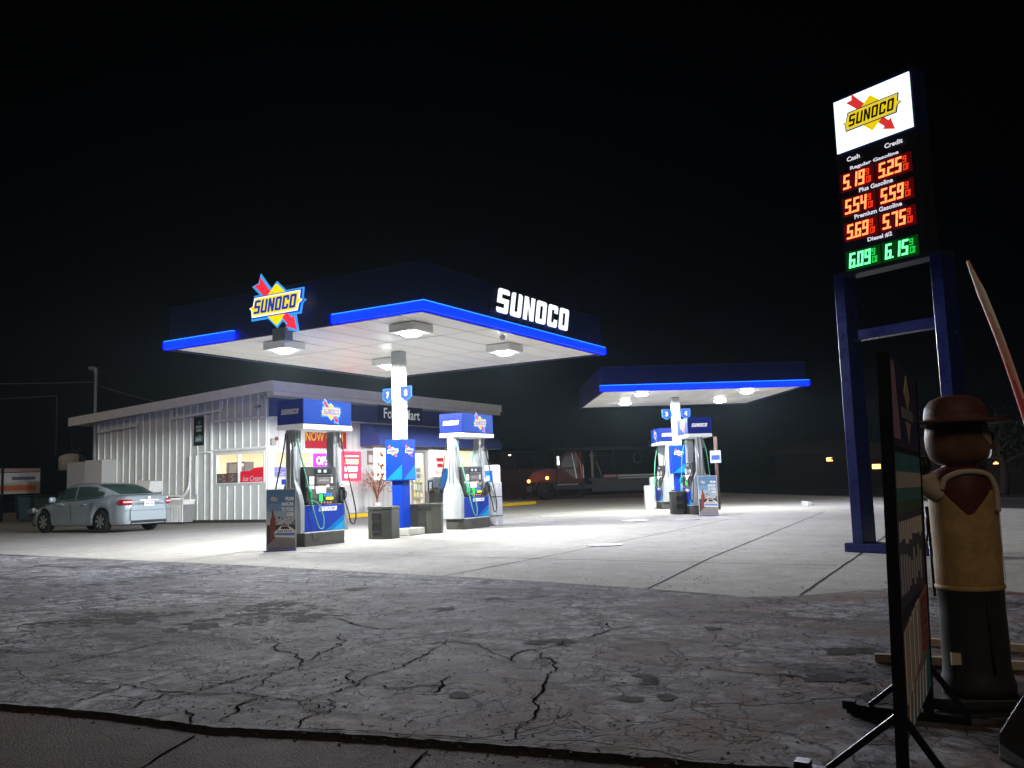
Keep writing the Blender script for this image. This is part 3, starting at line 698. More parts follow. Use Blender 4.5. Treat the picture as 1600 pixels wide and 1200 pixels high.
p2 = dup(p1, (-12.35, 18.5, 0), 0, 'fuel pump right of the blue column, next to the plain white bollard cover')
p3 = dup(p1, (-8.95, 25.45, 0), R(33), 'far fuel pump standing behind the racing poster, right of column 3 4')
p4 = dup(p1, (-11.62, 29.95, 0), R(33), 'farthest fuel pump, half hidden left behind the column with plates 3 and 4')

# ------------------------------------------------------------------ bollard covers with posters
def art_poster(parent, fr, W, H):
    mb = MB(); d = .004
    mb.rect(-W / 2, W / 2, 0, H, fr, 0, .012, 0)
    bands = [(1, .86), (2, .74), (3, .62), (4, .52)]
    top = H - .01
    for mi, z in bands: mb.rect(-W / 2 + .012, W / 2 - .012, z * H - .1 * H, top, fr, 0, .012 + d * .2, mi); top = z * H - .1 * H
    mb.rect(-W / 2 + .012, W / 2 - .012, .015, top, fr, 0, .0125, 5)
    mb.prism([(-W / 2 + .012, .015), (W / 2 - .012, .015), (W / 2 - .012, .3 * H), (-.05, .26 * H), (-W / 2 + .012, .08 * H)], fr, 0, .0145, 6)
    # crowd / stands strip, race car and driver
    rr = random.Random(5)
    for k in range(46):
        a = -.2 * W + rr.random() * .66 * W; z = H * (.40 + .14 * rr.random()); mb.rect(a, a + .012 + .03 * rr.random(), z, z + .008 + .012 * rr.random(), fr, 0, .0155, rr.choice((7, 8, 9, 10)))
    mb.prism([(-.22 * W, .22 * H), (.46 * W, .2 * H), (.47 * W, .32 * H), (.36 * W, .36 * H), (.22 * W, .40 * H), (-.02 * W, .40 * H), (-.12 * W, .34 * H), (-.22 * W, .31 * H)], fr, 0, .0175, 7)
    mb.prism([(-.02 * W, .345 * H), (.3 * W, .345 * H), (.2 * W, .39 * H), (.02 * W, .39 * H)], fr, 0, .019, 10)
    mb.prism([(-.2 * W, .25 * H), (.44 * W, .235 * H), (.46 * W, .28 * H), (-.2 * W, .29 * H)], fr, 0, .019, 9)
    for k in range(7): mb.rect(-.12 * W + k * .07 * W, -.08 * W + k * .07 * W, .3 * H, .325 * H, fr, 0, .0195, (8, 10, 9)[k % 3])
    mb.prism([(-.36 * W, .16 * H), (-.28 * W, .16 * H), (-.2 * W, .36 * H), (-.18 * W, .5 * H), (-.22 * W, .56 * H), (-.27 * W, .66 * H), (-.32 * W, .66 * H), (-.31 * W, .56 * H), (-.37 * W, .48 * H), (-.36 * W, .36 * H)], fr, 0, .0205, 8)
    mb.lathe([(.001, 0), (.028, .001), (.03, .004)], (0, 0, -5), 8, 8)
    for k, s_ in enumerate(('FROM', 'NASCAR', 'TO YOUR', 'CAR')):
        wd = (.27, .4, .41, .22)[k] * W
        mb.text(s_, sub(fr, .42 * W - wd / 2, H * (.84 - .085 * k)), wd, .062 * H, 0, .0215, 11, bold=.035)
    emblem(mb, sub(fr, -.24 * W, .84 * H, .0125), .2 * W, (12, 8, 13, 11, 11), .001)
    cs = [('frame', (.55, .55, .55)), ('s1', (.10, .2, .32)), ('s2', (.16, .27, .38)), ('s3', (.3, .38, .42)), ('s4', (.42, .42, .38)), ('asph', (.05, .05, .055)), ('asph2', (.22, .2, .19)),
          ('cream', (.6, .58, .5)), ('pred', (.2, .05, .035)), ('pblu', (.08, .2, .5)), ('pdark', (.03, .03, .03)), ('pwhite', (.8, .8, .78)), ('pyel', (.8, .6, .05)), ('pblue', (.02, .06, .4))]
    return mb.build('poster', [mat('poster_' + n_, c_, .35, var=.08 if n_ in ('s1', 's2', 's3', 's4', 'asph', 'asph2', 'cream') else 0, vs=9) for n_, c_ in cs], parent)
GB = 'bollard covers at the ends of the pump islands'
def make_cover(label, loc, rz, poster):
    t = thing('bollard_cover', label, 'bollard cover', loc, rz, GB)
    mb = MB(); mb.box(-.2, .2, 0, .33, 0, 1.1 if not poster else .76); mb.build('shell', mat('cover_white', (.45, .46, .48), .45, var=.06), t, bevel=.02, seg=3)
    mb = MB()
    for z in (.24, .72): mb.box(-.204, .204, -.004, .334, z, z + .022)
    mb.build('strap', DGREY, t)
    if poster:
        art_poster(t, FY(0, -.02, .01), .52, 1.08)
        mb = MB(); mb.prism([(-.3, -.1), (.26, -.1), (.26, .0), (-.3, 0)], frame((0, 0, .003), (1, 0, 0), (0, 1, 0)), 0, .012); mb.build('foot_plate', mat('foot_blue', (.01, .01, .3), .5), t)
    return t
make_cover('racing car poster strapped to white bollard cover in front of the nearest pump', (-11.83, 11.74, 0), R(39), True)
make_cover('racing car poster on white bollard cover in front of pump 4 under the far canopy', (-8.18, 24.2, 0), R(22), True)
make_cover('plain tall white bollard cover right of the second pump under the near canopy', (-12.3, 19.45, 0), R(8), False)
make_cover('plain white bollard cover at the far left end of the far island', (-12.35, 30.9, 0), R(33), False)
mb = MB(); mb.box(-.16, .16, -.12, .12, 0, .82); t = tag(mb.build('bollard_cover', WHITE, None, bevel=.02), 'short white bollard cover leaning by the far pump on the far island', 'bollard cover', GB); t.location = (-12.0, 29.3, 0); t.rotation_euler = (0, 0, R(33))

# ------------------------------------------------------------------ service bins
def make_bin(label, loc, rz, kind, s=1.0):
    t = thing('waste_bin', label, 'bin', loc, rz, 'dark grey service bins by the columns')
    hx = [(.28 * s, -.17), (.28 * s, .17), (.12 * s, .27), (-.12 * s, .27), (-.28 * s, .17), (-.28 * s, -.17), (-.12 * s, -.27), (.12 * s, -.27)]
    F0 = frame((0, 0, 0), (1, 0, 0), (0, 1, 0))
    mb = MB(); mb.prism(hx, F0, 0, .6); mb.build('body', BINGREY, t, bevel=.012)
    mb = MB(); mb.prism([(x * 1.04, y * 1.04) for x, y in hx], F0, .601, .67); mb.build('lid', BINGREY, t, bevel=.015)
    if kind == 'slot':
        for z in (.16, .38):
            mb = MB(); fr = frame((-.02, -.285 , z), (1, 0, 0), (0, 0, 1)); mb.rect(-.1, .1, 0, .15, fr, -.012, .004, 0); mb.rect(-.11, .11, .15, .165, fr, -.01, .012, 1); mb.rect(-.11, .11, -.015, 0, fr, -.01, .012, 1)
            mb.build('slot', [BLACK, BINGREY], t)
    else:
        mb = MB()
        mb.box(-.003, .003, -.29, -.276, .02, .6); mb.box(-.12 * s, .12 * s, -.283, -.274, .54, .55); mb.build('door_seam', BLACK, t)
    return t
make_bin('grey windshield service bin with two black slots left of the near blue column', (-12.05, 14.88, 0), R(10), 'slot')
make_bin('wide grey bin with double doors behind the near blue column', (-12.2, 16.6, 0), R(28), 'door', 1.25)
make_bin('small grey bin beside the pump under the far canopy', (-9.5, 25.4, 0), R(33), 'slot', .8)
make_bin('grey bin standing behind the column under the far canopy', (-10.6, 28.6, 0), R(33), 'door', .9)
# paper towel and squeegee bottles omitted parts: bin by store door
t = thing('waste_bin', 'grey litter bin with domed top against the shop front', 'bin', (-22.3, 31.0, .13), 0, 'dark grey service bins by the columns')
mb = MB(); mb.lathe([(.27, 0), (.28, .02), (.29, .62), (.3, .63), (.3, .7), (.27, .78), (.15, .84), (.02, .85)], (0, 0, 0), 20); mb.build('body', BINGREY, t)
mb = MB(); mb.rect(-.14, .14, .62, .7, FX(.285, 0, 0), 0, .02); mb.build('slot', BLACK, t)
mb = MB(); mb.rect(-.14, .14, .62, .7, FY(0, -.285, 0), 0, .02); mb.build('slot', BLACK, t)

# ------------------------------------------------------------------ shop building
X0, X1 = -32.5, -23.0; Y0, Y1 = 22.2, 36.2; ZB = .12
shop = thing('shop_building', 'white metal sided shop with navy awning, low sloping roof and lit windows', 'building', (0, 0, 0))
def rz_(x, z0=3.95, z1=4.5): return z0 + (x - X0) / (X1 - X0) * (z1 - z0)
def cells(a0, a1, z0, z1, holes):
    As = sorted({a0, a1, *[h[0] for h in holes], *[h[1] for h in holes]}); Zs = sorted({z0, z1, *[h[2] for h in holes], *[h[3] for h in holes]})
    for i in range(len(As) - 1):
        for j in range(len(Zs) - 1):
            am = (As[i] + As[i + 1]) / 2; zm = (Zs[j] + Zs[j + 1]) / 2
            if not any(h[0] < am < h[1] and h[2] < zm < h[3] for h in holes): yield As[i], As[i + 1], Zs[j], Zs[j + 1]
SW = (-25.55, -23.12, 1.34, 2.44)
F1 = (22.42, 26.4, 1.18, 2.44)
DR = (29.35, 31.25, .14, 2.55)
F2 = (31.45, 35.8, 1.36, 2.68)
mb = MB()
for a, b_, z0, z1 in cells(X0, X1, .06, 3.95, [SW]): mb.box(a, b_, Y0, Y0 + .12, z0, z1)
mb.prism([(X0, 3.95), (X1, 3.95), (X1, 4.5), (X0, 3.96)], FY(0, Y0, 0), -.12, 0, 0)
x = X0 + .2
while x < X1 - .05:        # standing seams of the siding
    top = rz_(x) - .02
    for z0, z1 in ([(.1, top)] if not (SW[0] - .06 < x < SW[1] + .06) else [(.1, SW[2] - .07), (SW[3] + .1, 3.55), (3.66, top)]):
        mb.box(x - .018, x + .018, Y0 - .035, Y0 - .001, z0, z1, 1)
    x += .385
mb.build('side_wall', [WALL, mat('seam_light', (.85, .88, .84), .4, var=.05)], shop)
mb = MB(); mb.box(SW[0] - .2, X1 + .02, Y0 - .06, Y0 - .037, 3.56, 3.64); mb.box(SW[0] - .2, X1 + .02, Y0 - .05, Y0 - .037, 2.52, 2.6)
mb.box(SW[0] - .26, SW[0] - .2, Y0 - .06, Y0 - .037, .1, 3.6); mb.box(X0, X1 + .02, Y0 - .1, Y0 - .04, .0, .1, 1)
mb.build('siding_trim', [TRIMW, mat('base_shadow_strip', (.05, .05, .04), .8)], shop)
mb = MB()
for a, b_, z0, z1 in cells(Y0 + .12, Y1, .06, 4.45, [F1, DR, F2]): mb.box(X1 - .12, X1, a, b_, z0, z1)
y = Y0 + .5
while y < Y1:
    for z0, z1 in cells_ if False else [(.2, 3.6)]:
        pass
    for zz in ([(.2, F1[2] - .06), (F1[3] + .06, 3.55)] if F1[0] < y < F1[1] else [(.2, F2[2] - .06)] if F2[0] < y < F2[1] else [(2.7, 3.5)] if DR[0] < y < DR[1] else [(.2, 3.55)]):
        mb.box(X1 + .001, X1 + .006, y - .008, y + .008, zz[0], zz[1], 1)
    y += .3
mb.build('front_wall', [WALLF, mat('plank_groove', (.3, .3, .3), .7)], shop)
mb = MB(); mb.box(X0, X0 + .12, Y0 + .12, Y1, .06, 3.9); mb.box(X0, X1, Y1, Y1 + .12, .06, 3.9); mb.build('rear_wall', WALL, shop)
# roof
mb = MB()
prof = [(-33.8, 3.93), (-22.5, 4.5), (-22.5, 4.76), (-33.8, 4.2)]
mb.prism(prof, FY(0, 21.95, 0), -14.75, 0, 0)
rf = mb.build('roof', [ROOFM], shop)
mb = MB(); mb.prism([(-33.85, 3.9), (-22.45, 4.46), (-22.45, 4.8), (-33.85, 4.24)], FY(0, 21.93, 0), -.0, .05, 0); mb.box(-22.495, -22.43, 21.88, 36.75, 4.45, 4.79)
mb.build('fascia_board', TRIMW, rf)
mb = MB()
for a, b_ in ((-32.3, -29.83), (-27.92, -25.17)):
    za = rz_(a) - .42; zb = rz_(b_) - .42
    mb.prism([(a, za), (b_, zb), (b_, zb + .07), (a, za + .07)], FY(0, Y0 - .04, 0), 0, .06, 0); mb.prism([(a, za), (a + .06, za), (a + .06, za + .35), (a, za + .35)], FY(0, Y0 - .04, 0), 0, .05, 0)
    mb.prism([(b_, zb - .05), (b_ - .07, zb - .05), (b_ - .07, zb + .35), (b_, zb + .35)], FY(0, Y0 - .04, 0), 0, .055, 0)
mb.build('eave_brace', TRIMW, shop)
mb = MB(); mb.box(-22.99, -22.9, 22.24, 36.2, 3.62, 4.26); mb.box(-22.99, -22.86, 22.24, 36.2, 3.585, 3.615, 1); mb.build('navy_band', [BAND, TRIMW], shop)
mb = MB(); mb.box(-22.99, -22.51, Y0 - .2, 36.65, 4.4, 4.46); mb.box(-22.505, -22.46, 21.95, 36.65, 4.3, 4.44, 1); mb.build('front_eave', [TRIMW, TRIMW], shop)
mb = MB(); mb.box(-22.85, -22.78, 28.0, 30.85, 3.68, 4.42)
sg = mb.build('shop_sign', mat('sign_navy', (.015, .025, .11), .4, var=.05), shop, bevel=.01)
mb = MB(); mb.text('Food Mart', FX(-22.778, 29.43, 4.02), 2.4, .42, 0, .01, 0, bold=.012); mb.build('lettering', mat('sign_letter', (.85, .85, .85), .4, em=(1, 1, 1), es=.25), sg)
# barrel awning
mb = MB(); K = 10; ring = [(-.0, 3.55)] + [(.98 * math.sin(a), 2.72 + .83 * math.cos(a)) for a in [i / K * PI / 2 for i in range(K + 1)]] + [(.98, 2.66), (.96, 2.66)]
for yy in (27.02, 36.0):
    for i, (a, z) in enumerate(ring): mb.v.append((X1 + .01 + a, yy, z))
n_ = len(ring)
for i in range(n_ - 1): mb.face([i, i + 1, n_ + i + 1, n_ + i], 0, True)
c0 = len(mb.v); mb.v.append((X1 + .01, 27.02, 2.66)); mb.v.append((X1 + .01, 36.0, 2.66))
mb.face([c0] + list(range(n_ - 1, -1, -1)), 0); mb.face([c0 + 1] + list(range(n_, 2 * n_)), 0)
mb.build('awning', AWN, shop)
mb = MB()
for yy in (27.05, 35.97): mb.tube([(X1 + .02, yy, 2.67), (X1 + .97, yy, 2.67)], .02, 6)
mb.tube([(X1 + .97, 27.05, 2.67), (X1 + .97, 35.97, 2.67)], .02, 6); mb.build('awning_frame', GREY, shop)
# windows
def window(h, axis, mull, mt=TRIMW, fw=.05):
    mb = MB(); a0, a1, z0, z1 = h; d = .0
    def bx(p, q, r_, s_):
        if axis == 'y': mb.box(X1 - .08, X1 + .03, p, q, r_, s_)
        else: mb.box(p, q, Y0 - .045, Y0 + .08, r_, s_)
    bx(a0 + .001, a1 - .001, z0 + .001, z0 + fw); bx(a0 + .001, a1 - .001, z1 - fw, z1 - .001); bx(a0 + .001, a0 + fw, z0 + fw, z1 - fw); bx(a1 - fw, a1 - .001, z0 + fw, z1 - fw)
    for m_ in mull: bx(m_ - fw / 2, m_ + fw / 2, z0 + fw, z1 - fw)
    f = mb.build('window', mt, shop)
    mb = MB()
    if axis == 'y': mb.box(X1 - .03, X1 - .022, a0 + fw, a1 - fw, z0 + fw, z1 - fw)
    else: mb.box(a0 + fw, a1 - fw, Y0 + .02, Y0 + .028, z0 + fw, z1 - fw)
    mb.build('pane', GLASS, f)
    return f
window(SW, 'x', [-24.4], fw=.045)
window(F1, 'y', [24.4])
window(F2, 'y', [33.2, 34.9], fw=.09)
# door with glass
mb = MB(); a0, a1, z0, z1 = DR
for (p, q, r_, s_) in ((a0 + .001, a0 + .1, z0, z1 - .001), (a1 - .1, a1 - .001, z0, z1 - .001), (a0 + .1, a1 - .1, z1 - .12, z1 - .001), (a0 + .1, a1 - .1, z0, z0 + .2), ((a0 + a1) / 2 - .06, (a0 + a1) / 2 + .06, z0 + .2, z1 - .12)):
    mb.box(X1 - .09, X1 + .02, p, q, r_, s_)
dr = mb.build('door', mat('door_frame_alu', (.45, .43, .38), .4, metal=.4), shop)
mb = MB(); mb.box(X1 - .04, X1 - .03, a0 + .1, a1 - .1, z0 + .2, z1 - .12); mb.build('pane', GLASS, dr)
mb = MB(); mb.tube([(X1 + .07, 30.15, .95), (X1 + .07, 30.15, 1.3)], .015, 6); mb.tube([(X1 + .07, 30.45, .95), (X1 + .07, 30.45, 1.3)], .015, 6); mb.build('handle', STEEL, dr)
# window and wall graphics (parts of the shop)
def decal(name, fr, w_, h_, mats, fn=None, label=None, d=.02):
    mb = MB(); mb.rect(-w_ / 2, w_ / 2, -h_ / 2, h_ / 2, fr, 0, d, 0)
    if fn: fn(mb, fr, d)
    o = mb.build(name, mats, shop)
    if label: o['label'] = label
    return o
decal('ice_cream_banner', FY(-23.72, Y0 - .0, 1.57), 1.18, .4, [mat('ice_red', (.55, .012, .03), .45, em=(.8, .01, .04), es=.25), CHROMEW, mat('ice_red2', (.6, .012, .03), .45, em=(.8, .01, .04), es=.25)],
      lambda m_, f, d: (m_.text('Ice Cream', sub(f, .02, -.06), .92, .18, 0, d + .004, 1, shear=.25, bold=.01), m_.prism([(-.15, .19), (.59, .19), (.59, .33), (.1, .3)], f, 0, d - .002, 2)), 'red window banner reading Ice Cream')
def swirl(m_, f, d):
    rr = random.Random(2)
    for s_ in (-.27, .27):
        m_.rect(s_ - .235, s_ + .235, -.15, .15, f, 0, d + .002, 1)
        for k in range(7): a = rr.uniform(-.18, .05); z = -.11 + k * .033; m_.prism([(s_ + a, z), (s_ + a + .17, z + .02), (s_ + a + .1, z + .03)], f, 0, d + .004, 2 + k % 2)
    m_.rect(-.008, .008, -.16, .16, f, 0, d + .004, 4)
decal('window_poster', FY(-24.98, Y0, 1.55), 1.06, .34, [BLACK, mat('poster_dim', (.08, .07, .065), .4, em=(.3, .25, .2), es=.15), CHROMEW, mat('poster_brown', (.3, .2, .15), .5), RED], swirl, 'pair of dark picture stickers along the window foot')
def swirl2(m_, f, d):
    rr = random.Random(4)
    for k in range(9): a = rr.uniform(-.4, .1); z = -.13 + k * .03; m_.prism([(a, z), (a + .3, z + .02), (a + .15, z + .035)], f, 0, d + .004, 1 + k % 2)
decal('window_poster', FX(X1 - .02, 22.95, 1.72), .95, .32, [mat('poster_violet', (.15, .14, .3), .4, em=(.25, .25, .6), es=.3), CHROMEW, SGNBLU], swirl2, 'bluish sticker on the corner of the front window')
decal('window_poster', FX(X1 - .02, 22.95, 1.36), .9, .25, [mat('poster_pale', (.5, .55, .75), .4, em=(.5, .6, .9), es=.4), BLUE], lambda m_, f, d: m_.rect(-.12, .16, -.1, .09, f, 0, d + .003, 1))
decal('wall_poster', FY(-26.42, Y0 - .04, 3.3), .52, 1.05, [BLACK, mat('poster_teal', (.12, .2, .19), .5), mat('poster_lt', (.35, .42, .4), .5)],
      lambda m_, f, d: (m_.rect(-.15, .15, .1, .2, f, 0, d + .004, 2), m_.rect(-.12, .14, -.02, .07, f, 0, d + .004, 2), m_.rect(-.05, .1, .25, .36, f, 0, d + .004, 1), m_.prism([(-.2, -.4), (.2, -.4), (.22, -.2), (.05, -.12), (-.18, -.22)], f, 0, d + .004, 1), m_.prism([(-.15, -.36), (.15, -.34), (.1, -.24), (-.1, -.26)], f, 0, d + .006, 2)), 'narrow black poster high on the side wall')
def nowopen(m_, f, d):
    m_.text('NOW OPEN', sub(f, -.1, .12), 2.0, .34, 0, d + .004, 1, bold=.02)
    m_.rect(.86, .88, -.35, .3, f, 0, d + .002, 2)
decal('now_open_banner', FX(X1 + .01, 25.1, 2.87), 2.2, .64, [REDPOST, mat('banner_yellow', (.5, .33, .04), .5), BLACK], nowopen, 'red banner lettered NOW OPEN above the window')
def neonopen(m_, f, d):
    m_.text('OPEN', sub(f, 0, .0), .85, .3, 0, d + .01, 1, bold=.02)
decal('neon_open_sign', FX(X1 + .03, 24.95, 2.1), 1.15, .52, [NEONP, NEONW], neonopen, 'purple glowing OPEN sign in the front window')
def led(m_, f, d):
    for k in range(3): m_.rect(-.4 + k * .28, -.2 + k * .28, .08, .26, f, 0, d + .006, 1)
    m_.rect(-.4, .3, -.2, -.02, f, 0, d + .006, 2); m_.rect(-.42, .4, .36, .4, f, 0, d + .006, 1); m_.rect(-.2, .25, -.45, -.3, f, 0, d + .006, 1); m_.rect(-.42, -.25, -.45, -.3, f, 0, d + .006, 2)
decal('lottery_sign', FX(X1 + .02, 26.45, 1.9), 1.08, 1.12, [NEONR, NEONY, NEONW], led, 'red glowing lottery display with orange digit windows', d=.05)
def menu(m_, f, d):
    rr = random.Random(9)
    for zz in (.38, .0, -.15, -.42):
        for k in range(9): a = rr.uniform(-.24, .16); z = zz + rr.uniform(-.07, .07); m_.lathe([(.001, 0), (.035 + .03 * rr.random(), .001)], f[0] + f[1] * (a + .04) + f[2] * z + f[3] * (d + .003 + .0004 * k), 8, 1, axis='x')
decal('menu_lightbox', FX(X1 + .02, 28.15, 1.99), .66, 1.26, [LIGHTBOX, FOODBR], menu, 'tall lit menu board with food pictures', d=.06)
decal('notice_board', FX(X1 + .02, 27.6, 2.24), .36, .55, [mat('notice_brown', (.2, .14, .12), .5), mat('notice_paper', (.5, .5, .5), .5)], lambda m_, f, d: m_.rect(-.12, .12, -.2, .1, f, 0, d + .004, 1))
decal('notice_board', FX(X1 + .02, 30.66 + .9, 1.06), .34, .46, [BLACK, mat('notice_pale', (.4, .48, .5), .5)], lambda m_, f, d: m_.rect(-.11, .11, -.16, .17, f, 0, d + .004, 1), 'small black framed notice below the window')
decal('window_poster', FX(X1 - .02, 32.35, 1.95), .75, .8, [mat('poster_whitered', (.8, .6, .55), .5, em=(1, .7, .6), es=.5), RED], lambda m_, f, d: (m_.rect(-.25, .25, .15, .3, f, 0, d + .004, 1), m_.rect(-.2, .2, -.1, .05, f, 0, d + .004, 1)), 'white and red poster in the window right of the door')
decal('window_poster', FX(X1 - .02, 33.6, 2.1), .6, .4, [mat('poster_olive', (.12, .15, .05), .5, em=(.3, .4, .1), es=.15), CHROMEW], lambda m_, f, d: m_.rect(-.2, .2, .0, .06, f, 0, d + .004, 1))
for yy, zz in ((29.85, 1.75), (30.75, 1.6)): decal('door_notice', FX(X1 - .025, yy, zz), .38, .55, [CHROMEW, GREY], lambda m_, f, d: (m_.rect(-.14, .14, .05, .2, f, 0, d + .003, 1), m_.rect(-.12, .12, -.2, -.04, f, 0, d + .003, 1)))
decal('window_poster', FX(X1 - .02, 34.2, 1.6), .9, .3, [mat('poster_ltblue', (.5, .62, .7), .5, em=(.6, .75, .8), es=.4), BLUE], swirl2)
# pipes and conduit on the side wall
mb = MB()
mb.tube(smooth_path([(-28.1, Y0 - .12, .98), (-27.5, Y0 - .12, .98), (-27.12, Y0 - .12, 1.0), (-26.86, Y0 - .1, 1.4), (-26.82, Y0 - .1, 2.4)]), .045, 8)
mb.tube(smooth_path([(-26.5, Y0 - .1, 1.0), (-26.5, Y0 - .1, 2.2), (-26.42, Y0 - .1, 2.45), (-26.1, Y0 - .1, 2.5), (-25.8, Y0 - .08, 2.5)]), .025, 8)
mb.build('conduit', TRIMW, shop)
mb = MB(); mb.tube([(-32.4, Y0 - .12, 1.5), (-32.4, Y0 - .12, 6.0)], .06, 10); mb.tube(smooth_path([(-32.4, Y0 - .12, 5.95), (-32.45, Y0 - .12, 6.12), (-32.75, Y0 - .15, 6.18)]), .08, 8); mb.build('service_mast', mat('galvanised', (.35, .37, .38), .5, metal=.3, var=.1), shop)
# corner floodlight and camera
mb = MB(); mb.lathe([(.13, 0), (.12, .05), (.07, .16), (.04, .18)], (-22.95, Y0 - .22, 4.3), 12); mb.box(-23.0, -22.9, Y0 - .3, Y0 - .04, 4.2, 4.3); mb.build('corner_lamp', GREY, shop)
mb = MB(); mb.box(-23.5, -23.3, Y0 - .16, Y0 - .04, 3.93, 4.03); mb.lathe([(.03, 0), (.035, .04)], (-23.3, Y0 - .1, 3.98), 8, 1, axis='x'); mb.build('security_camera', [WHITE, BLACK], shop)
mb = MB(); mb.box(-22.89, -22.8, 22.55, 22.75, 3.95, 4.05); mb.build('security_camera', WHITE, shop)
mb = MB(); mb.box(-22.99, -22.9, 22.3, 22.5, 2.62, 2.85); mb.lathe([(.07, 0), (.075, .03)], (-22.9, 22.5, 2.85), 10, 1, axis='x'); mb.build('alarm_bell', [GREY, mat('bell_red', (.2, .02, .02), .5)], shop)
# interior
mb = MB(); mb.box(-31.8, X1 - .13, Y0 + .14, Y1 - .02, .1, .14); mb.build('shop_floor', mat('tile_floor', (.4, .38, .34), .4), shop)
mb = MB(); mb.box(-29.5, -29.4, Y0 + .14, Y1 - .02, .14, 3.0); mb.box(-29.4, X1 - .13, Y1 - .2, Y1 - .1, .14, 3.0); mb.box(-29.4, X1 - .13, Y0 + .14, Y1 - .1, 3.0, 3.05); mb.build('inner_wall', CREAM, shop)
for yy in (24.4, 28.4, 32.4, 35.6):
    mb = MB(); mb.box(-27.6, -26.4, yy - .6, yy + .6, 2.96, 2.99); mb.build('ceiling_light', ICEL, shop)
    L = bpy.data.lights.new('shop_lamp', 'AREA'); L.energy = LAMPS['store']; L.shape = 'RECTANGLE'; L.size = 1.6; L.size_y = 1.6; L.color = (1, .9, .72)
    lo = bpy.data.objects.new('shop_lamp', L); COL.objects.link(lo); lo.parent = shop; lo.location = (-26.2, yy, 2.9)
def cabinet(name, label, cat, loc, parts, grp=None):
    t = thing(name, label, cat, loc, 0, grp)
    for nm, bx, mts in parts:
        mb = MB()
        for b_ in bx: mb.box(*b_)
        mb.build(nm, mts, t, bevel=.01)
    return t
t = thing('display_warmer', 'brown framed food warmer cabinet seen through the side window', 'display cabinet', (-24.95, 22.75, 1.36))
mb = MB(); mb.box(-.46, .46, -.22, .22, .0, .3); mb.box(-.46, -.42, -.22, .22, .3, .72); mb.box(.42, .46, -.22, .22, .3, .72); mb.box(-.46, .46, -.22, .22, .72, .76); mb.build('frame', mat('warmer_brown', (.15, .11, .09), .5), t)
mb = MB(); mb.box(-.4, -.12, -.15, .15, .3, .7); mb.box(-.05, .1, -.1, .1, .3, .55, 1); mb.box(.18, .28, -.1, .1, .3, .6, 1); mb.build('rack', [mat('warmer_tan', (.45, .35, .25), .5), mat('warmer_pink', (.6, .45, .5), .5)], t)
mb = MB(); mb.box(-.7, .7, -.3, .3, .141, 1.36); tag(mb.build('counter', mat('counter_white', (.7, .68, .62), .5)), 'white counter under the side window carrying the warmer', 'counter').location = (-24.7, 22.75, 0)
t = thing('ice_cream_freezer', 'white topped ice cream chest with curled ornament behind the red banner', 'freezer', (-23.65, 23.0, .14))
mb = MB(); mb.box(-.5, .4, -.35, .35, 0, 1.55); mb.build('body', mat('freezer_white', (.85, .85, .8), .4), t, bevel=.03)
mb = MB(); mb.tube(smooth_path([(-.1, -.1, 1.85), (0, -.1, 1.72), (.12, -.1, 1.8), (.22, -.1, 1.72), (.25, -.1, 1.6)]), .045, 8); mb.build('ornament', mat('ornament_brown', (.3, .16, .06), .5), t)
for k, (x, y, h) in enumerate(((-26.5, 25.0, 1.7), (-26.0, 28.0, 1.5), (-26.0, 32.6, 1.6), (-26.2, 34.8, 1.8), (-28.8, 30.3, 2.1))):
    t = thing('store_shelf', ('goods shelf behind the purple neon sign', 'goods shelf left of the shop door', 'goods shelf behind the red and white window poster', 'goods shelf nearest the right end of the shop window', 'tall drinks cooler shelf at the back facing the door')[k], 'shelf', (x, y, .14), 0, 'goods shelves inside the shop')
    mb = MB(); mb.box(-.25, .25, -.8, .8, 0, .1); mb.box(-.03, .03, -.8, .8, .1, h)
    for q in range(1, 5): mb.box(-.25, .25, -.8, .8, h * q / 5, h * q / 5 + .03)
    mb.build('frame', GREY, t)
    mb = MB(); rr = random.Random(k)
    for q in range(0, 5):
        yy = -.75
        while yy < .7:
            wd = rr.uniform(.05, .14); hh = rr.uniform(.12, h / 5 - .06); mb.box(.04, .22, yy, yy + wd * .9, h * q / 5 + (.031 if q else .101), h * q / 5 + .1 + hh * .8, rr.randrange(5)); yy += wd
    mb.build('goods', [mat('goods_%d' % q, c_, .5) for q, c_ in enumerate(((.5, .1, .06), (.6, .5, .1), (.1, .25, .5), (.7, .7, .65), (.15, .35, .12)))], t)
# pavement and curb in front of the shop
mb = MB(); mb.box(-22.95, -21.72, 22.1, 38.2, 0, .13); struct(mb.build('sidewalk', mat('walk_concrete', (.4, .39, .36), .7, var=.15, vs=2, bump=.3), None, bevel=.01))
mb = MB(); mb.box(-21.715, -21.58, 22.1, 38.2, 0, .135); mb.box(-23.5, -21.58, 38.205, 38.33, 0, .135); struct(mb.build('curb', YCURB, None, bevel=.02))
